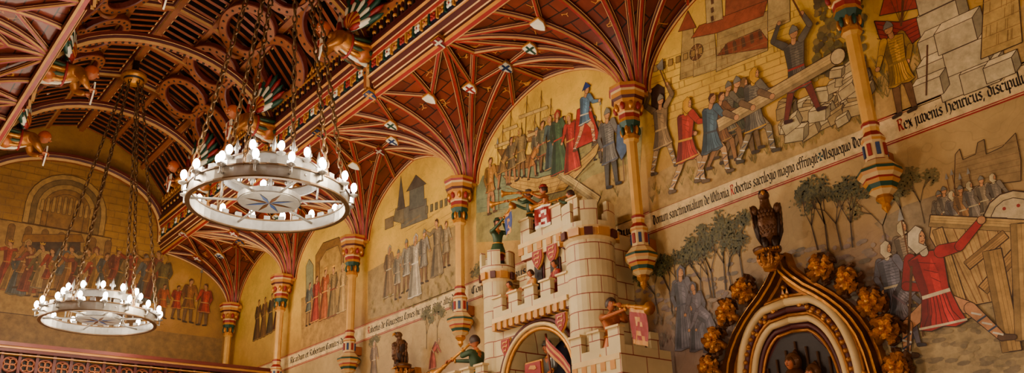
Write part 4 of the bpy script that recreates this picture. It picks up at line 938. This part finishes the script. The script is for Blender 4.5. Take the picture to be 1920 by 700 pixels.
A90=pi/2
def feet(px,py_head,y,h):
    x,z=W(px,py_head,y); return V((x,y*S,z-h))
hH=.68
trumpeter('trumpeter_statue',feet(994,358,.965,hH),A90+.5,hH,-.05,banner=None,top='tunicgreen',leg='tunicred',hat='steel')
trumpeter('trumpeter_statue',feet(1022,349,.96,hH),pi+.1-.9,hH,.02,banner=None,top='tunicgold',leg='tunicred',hat='tunicred')
trumpeter('trumpeter_statue',feet(1072,356,.957,hH),A90+.45,hH,-.12,banner=('tunicred','white'),top='tunicgreen',leg='tunicred')
trumpeter('trumpeter_statue',feet(932,413,.935,hH),-A90-.3,hH,.15,banner=('tunicblue','goldpaint'),top='tunicgreen',leg='tunicred',hat='tunicgreen')
x_h,z_h=W(1142,560,.908); zf=CH+.205*S
trumpeter('trumpeter_statue',V((x_h,.908*S,zf)),-A90-.28,(z_h-zf),-.3,banner=('tunicred','goldpaint'),L=.72,top='tunicgold',leg='tunicred',hair='hair')
x_h,z_h=W(893,628,.93)
trumpeter('trumpeter_statue',V((x_h,.93*S,zf)),A90+.2,(z_h-zf),-.45,banner=None,L=.62,top='tunicgreen',leg='tunicred')
for (px,py,y,t,hr) in ((957,528,.928,'orange','hair'),(997,506,.93,'goldpaint','hair'),(1042,488,.93,'tunicred','wooddark')):
    x_h,z_h=W(px,py,y); hh_=z_h-(CH+.345*S)
    bb=MB(); G,R=person(bb,V((x_h,y*S,CH+.345*S)),pi-.2,hh_,dict(wl=(-.1,.16,.62),wr=(.08,.17,.64)),top=t,leg='tunicred',skirt=.05 if t=='orange' else .36); bb.obj('castle_onlooker_statue')
bb=MB(); kp=P(-1.078,.95,.19); G,R=person(bb,kp,pi,.80,dict(wl=(-.2,.14,.6),wr=(.12,.2,.58)),top='steel',leg='steel',hair='steel',hat='steel',skin='skin',boot='steel',skirtm='tunicred')
fn=lambda a,q,d:kp+V((a*.15-.0,-.2-d,.40+q*.17)); pl=[(-.8,1),(.8,1),(.85,.1),(.5,-.6),(0,-1.1),(-.5,-.6),(-.85,.1)]
bb.plate([(a*1.1,q*1.1) for a,q in pl],fn,.02,'gold'); bb.plate(pl,fn,.035,'red')
for k in range(3): bb.plate([(-.4,.65-.5*k),(-.2,.85-.5*k),(.3,.8-.5*k),(.45,.6-.5*k),(.2,.55-.5*k),(-.1,.62-.5*k)],fn,.042,'goldpaint')
bb.tube([kp+V((.2,-.15,.3)),kp+V((.14,-.16,.85))],.012,'wood',8)
vs=[];
for i in range(7):
    for k in range(5): vs.append(kp+V((.15+.06*i,-.17-.015*sin(i*1.3),.82-.035*k-.06*i)))
bb.add(vs,[(i*5+k,i*5+k+1,(i+1)*5+k+1,(i+1)*5+k) for i in range(6) for k in range(4)],['goldpaint' if k%2 else 'red' for i in range(6) for k in range(4)])
bb.obj('knight_statue')

# ================================================================= EAGLES
def eagle(name,loc,h,yaw):
    b=MB(); b.T=Matrix.Translation(loc)@Matrix.Rotation(yaw,4,'Z')@Matrix.Scale(h,4)
    body=[(0,-.02,.10,.03),(0,.0,.16,.10),(0,.03,.28,.15),(0,.05,.42,.165),(0,.03,.56,.14),(0,.01,.68,.095),(0,.0,.76,.075),(0,.01,.82,.07)]
    a=18; vs=[]
    for x,y,z,r_ in body:
        for k in range(a):
            an=2*pi*k/a; vs.append((x+r_*cos(an),y+r_*.95*sin(an),z))
    b.add(vs,[(i*a+k,i*a+(k+1)%a,(i+1)*a+(k+1)%a,(i+1)*a+k) for i in range(len(body)-1) for k in range(a)],'bronze',True)
    b.ell((0,.03,.88),(.085,.11,.085),'bronze',14,10); b.tube([(0,.11,.895),(0,.18,.885),(0,.2,.83)],[.04,.03,.006],'gold',8)
    b.tube([(-.06,.12,.92),(0,.13,.935),(.06,.12,.92)],.014,'bronzedark',6)
    for s_ in (-1,1):
        b.ell((s_*.055,.105,.9),(.018,.016,.018),'black',8,6)
        R=Matrix.Rotation(s_*.10,3,'Y')@Matrix.Rotation(.16,3,'X')
        b.ell((s_*.165,-.01,.46),(.055,.14,.27),'bronzedark',14,12,R)
        b.ell((s_*.17,.03,.64),(.065,.11,.1),'bronze',12,8,R)
        for r_ in range(4):
            for q in range(4): b.ell((s_*(.215-.006*r_),.1-.07*q,.66-.085*r_-.02*q),(.014,.036,.055),'bronze' if (r_+q)%2 else 'antiquedark',8,6,R)
        for q in range(6):
            b.tube([(s_*(.2-.008*q),.07-.045*q,.42),(s_*(.17-.014*q),.03-.045*q,.24),(s_*(.12-.014*q),-.01-.04*q,.10-.025*q)],[.02,.026,.008],'bronze' if q%2 else 'bronzedark',6)
        b.tube([(s_*.065,.05,.2),(s_*.07,.07,.0)],[.065,.03],'bronzedark',8)
        for q in (-1,0,1): b.tube([(s_*.07,.06,.02),(s_*.07+q*.035,.14,.02),(s_*.07+q*.04,.17,-.01)],[.022,.018,.006],'gold',6)
    for q in range(4): b.tube([(-.06+.04*q,-.09,.22),(-.075+.05*q,-.13,.0),(-.08+.053*q,-.14,-.06)],[.03,.03,.01],'bronzedark',6)
    for r_ in range(6):
        for q in range(5):
            an=(q-2)*.36+(r_%2)*.18; z=.6-.065*r_; rr=.15 if 1<r_<5 else .135; b.ell((sin(an)*rr,cos(an)*rr+.035,z),(.026,.012,.04),'bronze' if r_%2 else 'antiquedark',6,5)
    b.T=None; return b.obj(name)
xe,ze=W(1447,472,.955); eagle('eagle_statue',V((xe,.955*S,ze)),.56,pi+.55)
x2_,z2_=W(748,692,.955); eagle('eagle_statue',V((x2_,.955*S,z2_+.0)),.5,pi-.2)

# ================================================================= GILDED OGEE CANOPIES
def acanthus(b,base,d,nrm,L,wd,mt,curl):
    d=d.normalized(); sd=d.cross(nrm).normalized(); n=14; vs=[]
    for i in range(n+1):
        t=i/n; c=base+d*L*t+nrm*(L*.32*sin(pi*t*.85))+sd*L*.16*curl*sin(pi*t)
        if t>.8: c=c-d*L*.16*(t-.8)/.2+nrm*L*.14*(t-.8)/.2
        w=wd*sin(pi*min(1,t*.86+.12))*(.55+.45*abs(cos(4*pi*t)))
        vs+=[c-sd*w-nrm*w*.6,c-sd*w*.5+nrm*w*.15,c-nrm*w*.2,c+sd*w*.5+nrm*w*.15,c+sd*w-nrm*w*.6]
    b.add(vs,[(i*5+k,i*5+k+1,(i+1)*5+k+1,(i+1)*5+k) for i in range(n) for k in range(4)],mt,False)
def leafclump(b,c,d,s_,fn):
    cx,cz=c; a0=atan2(d[1],d[0]); nr=V((0,-1,0)); 
    b.tube([fn(cx-cos(a0)*.14*s_,cz-sin(a0)*.14*s_,.08),fn(cx,cz,.12)],[.03*s_,.045*s_],'antique',8)
    for lay,(n_,L,w,dep,mt) in enumerate(((8,.19,.058,.06,'antiquedark'),(7,.155,.052,.10,'antique'),(5,.105,.042,.14,'gold'))):
        for i in range(n_):
            a=a0+(-2.3+4.6*i/(n_-1))+(.3 if lay==1 else 0)+random.uniform(-.12,.12)
            acanthus(b,fn(cx,cz,dep+random.uniform(-.01,.01)),V((cos(a),0,sin(a))),nr,L*s_*random.uniform(.82,1.08),w*s_,mt,random.choice((-1,1)))
    b.ell(fn(cx,cz,.18),(.024*s_,.024*s_,.024*s_),'gold',8,6)
def canopy(name,X0,dz):
    b=MB(); fn=lambda a,q,d:V((X0*S+a,S-d,CH+dz*S+q)); 
    prof=[(.0,.352),(.006,.33),(.016,.318),(.033,.302),(.048,.291),(.063,.278),(.078,.262),(.089,.246),(.098,.228),(.104,.205),(.107,.18),(.107,.1),(.107,-.24)]
    for sx in (-1,1):
        path=[fn(sx*w*S,z*S,.05) for w,z in prof]
        nr=[V((0,-1,0))]*len(path)
        b.sweep(path,nr,[(-.07,-.05),(-.07,.04),(-.045,.04),(-.032,.10),(-.012,.10),(0,.14),(.012,.10),(.032,.10),(.045,.05),(.07,.04),(.07,-.05)],['antique','antique','antiquedark','gold','antiquedark','antiquedark','gold','antiquedark','antique','darkred'])
        inner=[(max(0,w-.013),z-.020) for w,z in prof[1:]]
        inner=[fn(sx*w*S,z*S,.03) for w,z in inner]; b.sweep(inner,[V((0,-1,0))]*len(inner),[(-.02,-.03),(-.02,.05),(.02,.05),(.02,-.03)],['darkred','goldpaint','darkred'])
        for p in inner[:-2]:
            b.ell(p+V((0,-.06,0)),(.022,.02,.022),'gold',8,5)
        for (w,z) in ((.036,.306),(.068,.283),(.094,.25),(.106,.215),(.109,.17),(.109,.12)):
            leafclump(b,(sx*(w+.024)*S,(z+.013)*S),(sx*.8,.6),.92,fn)
    def parch(hw,zs,zt,dep,rad,mt,dots=False):
        for sx in (-1,1):
            pts=[]
            for i in range(13):
                t=i/12; a=t*pi/2*.86; pts.append(fn(sx*hw*S*(cos(a)**.8 if i<12 else 0),(zs+(zt-zs)*sin(a)/sin(pi/2*.86))*S,dep))
            pts=[fn(sx*hw*S,-.24*S,dep)]+pts; b.tube(pts,rad,mt,8)
            if dots:
                for p in pts[2:-1]: b.ell(p+V((0,-rad,0)),(.022,.02,.022),'antique',8,6)
    parch(.091,.185,.298,.08,.016,'antique'); parch(.085,.184,.290,.09,.036,'stonepaint'); parch(.0775,.18,.280,.08,.026,'darkred',True); parch(.072,.179,.273,.085,.014,'antique'); parch(.067,.178,.267,.07,.028,'stonepaint'); parch(.0605,.175,.259,.05,.02,'darkred'); parch(.056,.173,.253,.05,.014,'antique')
    g=[(-.105,.05),(-.105,.2),(-.09,.24),(-.063,.272),(-.03,.3),(0,.33),(.03,.3),(.063,.272),(.09,.24),(.105,.2),(.105,.05)]
    b.plate([(w*S,z*S) for w,z in g],fn,.03,'darkred')
    g=[(-.056,-.24),(-.056,.19),(-.045,.22),(-.025,.245),(0,.256),(.025,.245),(.045,.22),(.056,.19),(.056,-.24)]; b.plate([(w*S,z*S) for w,z in g],fn,.036,'wooddark')
    for k in range(7):
        w=-.045+.015*k; b.tube([fn(w*S,.12*S,.045),fn(w*S,(.24-.6*abs(w))*S,.045)],.012,'habit',6)
    for sx in (-1,1): b.plate([(sx*.118*S,-CH-dz*S-0),(sx*.118*S,.08*S),(sx*.05*S,.08*S),(sx*.05*S,-CH-dz*S)],fn,.028,'ochre')
    c=fn(0,.352*S,.24)
    b.lathe([(.0,-.16,'gold'),(.05,-.15,'antique'),(.07,-.08,'antique'),(.055,-.05,'antiquedark'),(.09,-.01,'antique'),(.115,.01,'antiquedark'),(.12,.04,'gold'),(.09,.05,'antique'),(.0,.05)],c,'antique',14)
    for k in range(8):
        a=2*pi*k/8; acanthus(b,c+V((cos(a)*.05,sin(a)*.05,-.13)),V((0,0,1)),V((cos(a),sin(a),0)),.14,.03,'antique',0)
    b.box(fn(0,.345*S,.12),(.1,.24,.08),'antique')
    for k,(dx,zz,s_) in enumerate([(.000,.213,.82),(.026,.196,.74)]):
        c=fn(dx*S,zz*S,.10); b.ell(c,(.085*s_,.08*s_,.1*s_),'bronze',12,9); b.tube([c+V((0,.02,.06*s_)),c+V((0,.05,.13*s_))],[.05*s_,.01],'bronze',8)
        R3=Matrix(((-1,0,0),(0,-1,0),(0,0,1))); head3(b,c+V((0,-.05,-.015)),R3,.064*s_,'skin','bronze')
        b.tube([c+V((0,0,-.06)),c+V((0,-.0,-.17*s_)),c+V((0,0,-.4)),fn(dx*S,-.1*S,.09)],[.06,.15*s_,.18*s_,.18*s_],'bronze',12)
        for e in (-1,1):
            b.tube([c+V((e*.13*s_,-.02,-.14)),c+V((e*.14*s_,-.10,-.28)),c+V((e*.03,-.17,-.25))],[.045,.04,.026],'antiquedark',8); hand3(b,c+V((e*.03,-.17,-.25)),V((-e*.4,-.4,.3)),V((0,0,1)),.8)
    return b.obj(name)
canopy('gilded_ogee_canopy',-.657,0)
canopy('gilded_ogee_canopy',x2_/S,(z2_-ze)/S)

# ================================================================= ANGELS at the truss feet
def angel(name,cx,side):
    b=MB(); yb=(1-O-.03) if side>0 else (2*YC-1+O+.03); o=P(cx,yb,.915); f=V((0,-side,0)); sd=V((1,0,0)); up=V((0,0,1)); K=.82
    A=lambda a,c,d:o+sd*a+f*c*K+up*(d-.1*c)
    jv=[A(0,-.05,-.06),A(0,.2,-.02),A(0,.40,.05),A(0,.50,.1),A(0,.56,.12),A(-.13,.42,.05),A(-.2,.5,-.08),A(-.08,.62,-.12),A(.13,.42,.05),A(.2,.5,-.08),A(.08,.62,-.12)]
    vs,fs=skinned(jv,[(0,1),(1,2),(2,3),(3,4),(2,5),(5,6),(6,7),(2,8),(8,9),(9,10)],[.17,.15,.13,.05,.045,.075,.06,.03,.075,.06,.03],2)
    b.add(vs,fs,'antique',True)
    for k in range(14):
        a=2*pi*k/14; b.tube([A(.18*cos(a),-.08,-.06+.18*sin(a)),A(.15*cos(a),.18,-.02+.15*sin(a)),A(.12*cos(a),.36,.04+.12*sin(a))],[.036,.026,.012],['gold','tunicgreen','antiquedark','white'][k%4],6)
    b.tube([A(.16*cos(q),.24,-.0+.155*sin(q)) for q in [2*pi*i/14 for i in range(14)]],.018,'tunicred',6,True)
    fw=(f+V((0,0,-.3))).normalized(); sx=fw.cross(up).normalized(); u2=sx.cross(fw); RH=Matrix((sx,fw,u2)).transposed()
    head3(b,A(0,.64,.16),RH,.10,'skin','orange')
    for s_ in (-1,1):
        hand3(b,A(s_*.08,.6,-.12),f,up,1.3)
    fn=lambda a,q,d:A(a*.12,.68,-.14+q*.14)+f*d; b.plate([(-.8,1),(.8,1),(.85,.1),(0,-1.1),(-.85,.1)],fn,.02,'white'); b.plate([(-.2,.9),(.2,.9),(.2,-.8),(-.2,-.8)],fn,.026,'red')
    for s_ in (-1,1):
        root=A(s_*.1,.26,.14)
        for tier,(L,cols,off) in enumerate([(.66,('green','red'),.0),(.48,('white','green'),.02),(.3,('tunicred','goldpaint'),.04)]):
            for k in range(9):
                an=.15+.19*k; L_=L*(1-.05*abs(k-4)); d=(sd*s_*cos(an)*.8-f*.3*cos(an)+up*sin(an)).normalized(); q=root+d*L_
                b.tube([root+f*off+d*.04,root+f*off+d*L_*.5,root+f*off+d*L_*.85,q+f*off],[.02,.046,.038,.008],cols[k%2],6)
    b.ell(A(0,.0,-.1),(.2,.14,.14),'tunicgold',12,8)
    return b.obj(name)
for x in TX:
    angel('angel_bracket',x,1); angel('angel_bracket',x,-1)

# ================================================================= CHANDELIERS
def chandelier():
    b=MB(); R=.84
    def band(r,z0,z1,th,mt): b.lathe([(r-th,z0),(r,z0),(r,z1),(r-th,z1),(r-th,z0)],(0,0,0),mt,48,False)
    band(R,-.06,.05,.03,'iron'); band(R+.012,.045,.06,.05,'chain'); band(R+.012,-.075,-.06,.05,'chain')
    band(.33,-.02,.03,.02,'iron')
    b.lathe([(.0,-.03),(.32,-.03),(.32,.0),(.0,.0)],(0,0,0),'iron',32,False)
    for k in range(8):
        a=2*pi*k/8; b.add([(0,0,-.036),(cos(a+.2)*.11,sin(a+.2)*.11,-.036),(cos(a)*.28,sin(a)*.28,-.036),(cos(a-.2)*.11,sin(a-.2)*.11,-.036)],[(0,1,2,3)],'blue' if k%2 else 'antiquedark')
    for k in range(6):
        a=2*pi*k/6; b.tube([(cos(a)*.32,sin(a)*.32,.0),(cos(a)*R,sin(a)*R,.0)],.014,'iron',6)
        b.tube([(cos(a)*.5,sin(a)*.5,.02),(cos(a)*.5,sin(a)*.5,.22)],.012,'iron',6)
    band(.52,.2,.3,.02,'iron'); band(.53,.29,.305,.035,'chain')
    for k in range(16):
        a=2*pi*k/16; c=V((cos(a)*.52,sin(a)*.52,.3)); b.tube([c,c+V((0,0,.09)),c+V((0,0,.17))],[.016,.024,.004],'iron',6)
        t=V((-sin(a),cos(a),0)); b.ell(c+V((0,0,.07))+t*.03,(.014,.014,.024),'iron',6,4); b.ell(c+V((0,0,.07))-t*.03,(.014,.014,.024),'iron',6,4)
    for k in range(32):
        a=2*pi*k/32; b.box((cos(a)*(R-.01),sin(a)*(R-.01),.08),(.03,.07,.05),'iron',a)
    bulbs=[]
    for k in range(16):
        a=2*pi*(k+.5)/16; r_=R+.05; c=V((cos(a)*r_,sin(a)*r_,0))
        b.tube([V((cos(a)*R,sin(a)*R,-.02)),c+V((0,0,-.03)),c+V((0,0,.03))],.012,'iron',6); b.lathe([(.0,.02),(.045,.045),(.05,.055),(0,.055)],c,'iron',10); b.lathe([(.014,.05),(.014,.1),(0,.1)],c,'candle',8); bulbs.append(c+V((0,0,.13)))
    for k in range(12):
        a=2*pi*(k+.5)/12; c=V((cos(a)*.56,sin(a)*.56,.28)); b.lathe([(.0,-.03),(.045,-.005),(.05,.005),(0,.005)],c,'iron',10); b.lathe([(.014,.0),(.014,.05),(0,.05)],c,'candle',8); bulbs.append(c+V((0,0,.08)))
    for p in bulbs: b.ell(p,(.034,.034,.05),'bulb',10,8)
    H=(1.075-.495)*S
    for k in range(6):
        a=2*pi*(k+.3)/6; p0=V((cos(a)*R,sin(a)*R,.06)); p1=V((cos(a)*.13,sin(a)*.13,H)); d=(p1-p0); L=d.length; d.normalize(); n=int(L/.082)
        e1=d.orthogonal().normalized(); e2=d.cross(e1)
        for i in range(n):
            c=p0+d*(L*(i+.5)/n); e=e1 if i%2 else e2
            b.tube([c+d*.054*cos(q)+e*.026*sin(q) for q in [2*pi*w/8 for w in range(8)]],.0105,'chain',4,True)
    b.lathe([(0,H-.06,'gold'),(.1,H-.05,'gold'),(.17,H-.0,'wooddark'),(.17,H+.04,'gold'),(.22,H+.05,'gold'),(.2,H+.12,'wooddark'),(.06,H+.16,'wooddark'),(.05,H+.5,'wooddark'),(0,H+.5)],(0,0,0),'gold',20)
    return b
cm=None
CXS=(-1.19,-2.04,.36)
for x in CXS:
    if cm is None: o=chandelier().obj('ring_chandelier'); cm=o.data
    else: o=bpy.data.objects.new('ring_chandelier',cm); link(o)
    o.location=P(x,YC,.498); o.scale=(.9,.9,1)

# ================================================================= GALLERY SCREEN
b=MB(); gx=-2.2; y0,y1=YO+.0,1.0
def gbox(ya,yb,z0,z1,t,mt,dx=0): b.box(V((gx*S+dx,(ya+yb)/2*S,CH+(z0+z1)/2*S)),(t,(yb-ya)*S,(z1-z0)*S),mt)
gbox(y0,y1,.452,.460,.2,'woodred'); gbox(y0,y1,.447,.452,.16,'goldpaint'); gbox(y0,y1,.440,.447,.14,'darkred'); gbox(y0,y1,.434,.436,.12,'goldpaint'); gbox(y0,y1,.34,.36,.12,'darkred'); gbox(y0,y1,-CH/S,.34,.1,'wood')
gbox(y0,y1,.36,.434,.02,'wooddark',-.05)
k=0; y=y0+.01
while y<y1-.02:
    c=V((gx*S,(y+.0175)*S,CH+.414*S))
    b.tube([c+V((0,cos(q)*.1,sin(q)*.1)) for q in [2*pi*i/20 for i in range(20)]],.016,'wood',6,True)
    for i in range(4):
        a=pi/4+i*pi/2; cc=c+V((0,cos(a)*.05,sin(a)*.05)); b.tube([cc+V((0,cos(q)*.042,sin(q)*.042)) for q in [2*pi*j/12 for j in range(12)]],.009,'ochre',5,True)
    b.box(V((gx*S,y*S,CH+.4*S)),(.06,.04,.085*S),'darkred')
    for sx in (-1,1):
        b.tube([V((gx*S,(y+.0175+sx*.0175)*S,CH+.36*S)),V((gx*S,(y+.0175+sx*.013)*S,CH+.385*S)),V((gx*S,(y+.0175)*S,CH+.395*S))],.018,'woodred',6)
    y+=.035
b.obj('gallery_screen')

# ================================================================= LIGHTS
def pl(name,loc,e,r_=.3,col=(1,.84,.6)):
    l_=bpy.data.lights.new(name,'POINT'); l_.energy=e; l_.shadow_soft_size=r_; l_.color=col; o=bpy.data.objects.new(name,l_); o.location=loc; link(o); return o
for i,x in enumerate(CXS):
    for k in range(3):
        a=2*pi*k/3+.4; pl('chandelier_light',P(x,YC,.495)+V((cos(a)*1.0,sin(a)*1.0,.25)),88 if i<2 else 60,.2)
    pl('chandelier_light',P(x,YC,.495)+V((0,0,-.5)),38,.4)
for x,e in ((-2.0,90),(-1.4,150),(-.8,200),(-.25,160)):
    pl('wall_fill_light',P(x,.3,.05),e,.35,(1,.86,.66))  # added fill lights, unseen and without fixtures, to brighten murals and vault
w=bpy.data.worlds.new('world'); sc.world=w; w.use_nodes=True; w.node_tree.nodes['Background'].inputs[0].default_value=(1,.85,.65,1); w.node_tree.nodes['Background'].inputs[1].default_value=.1

# ================================================================= CAMERA
cam=bpy.data.cameras.new('camera'); co=bpy.data.objects.new('camera',cam); link(co); cam.lens=1694/1920*36; cam.sensor_width=36
f=lambda v:V((v.x,-v.y,-v.z))
Mx=Matrix((f(_X),f(_r),f(_u))).to_4x4(); Mx.translation=(0,0,CH); co.matrix_world=Mx; sc.camera=co
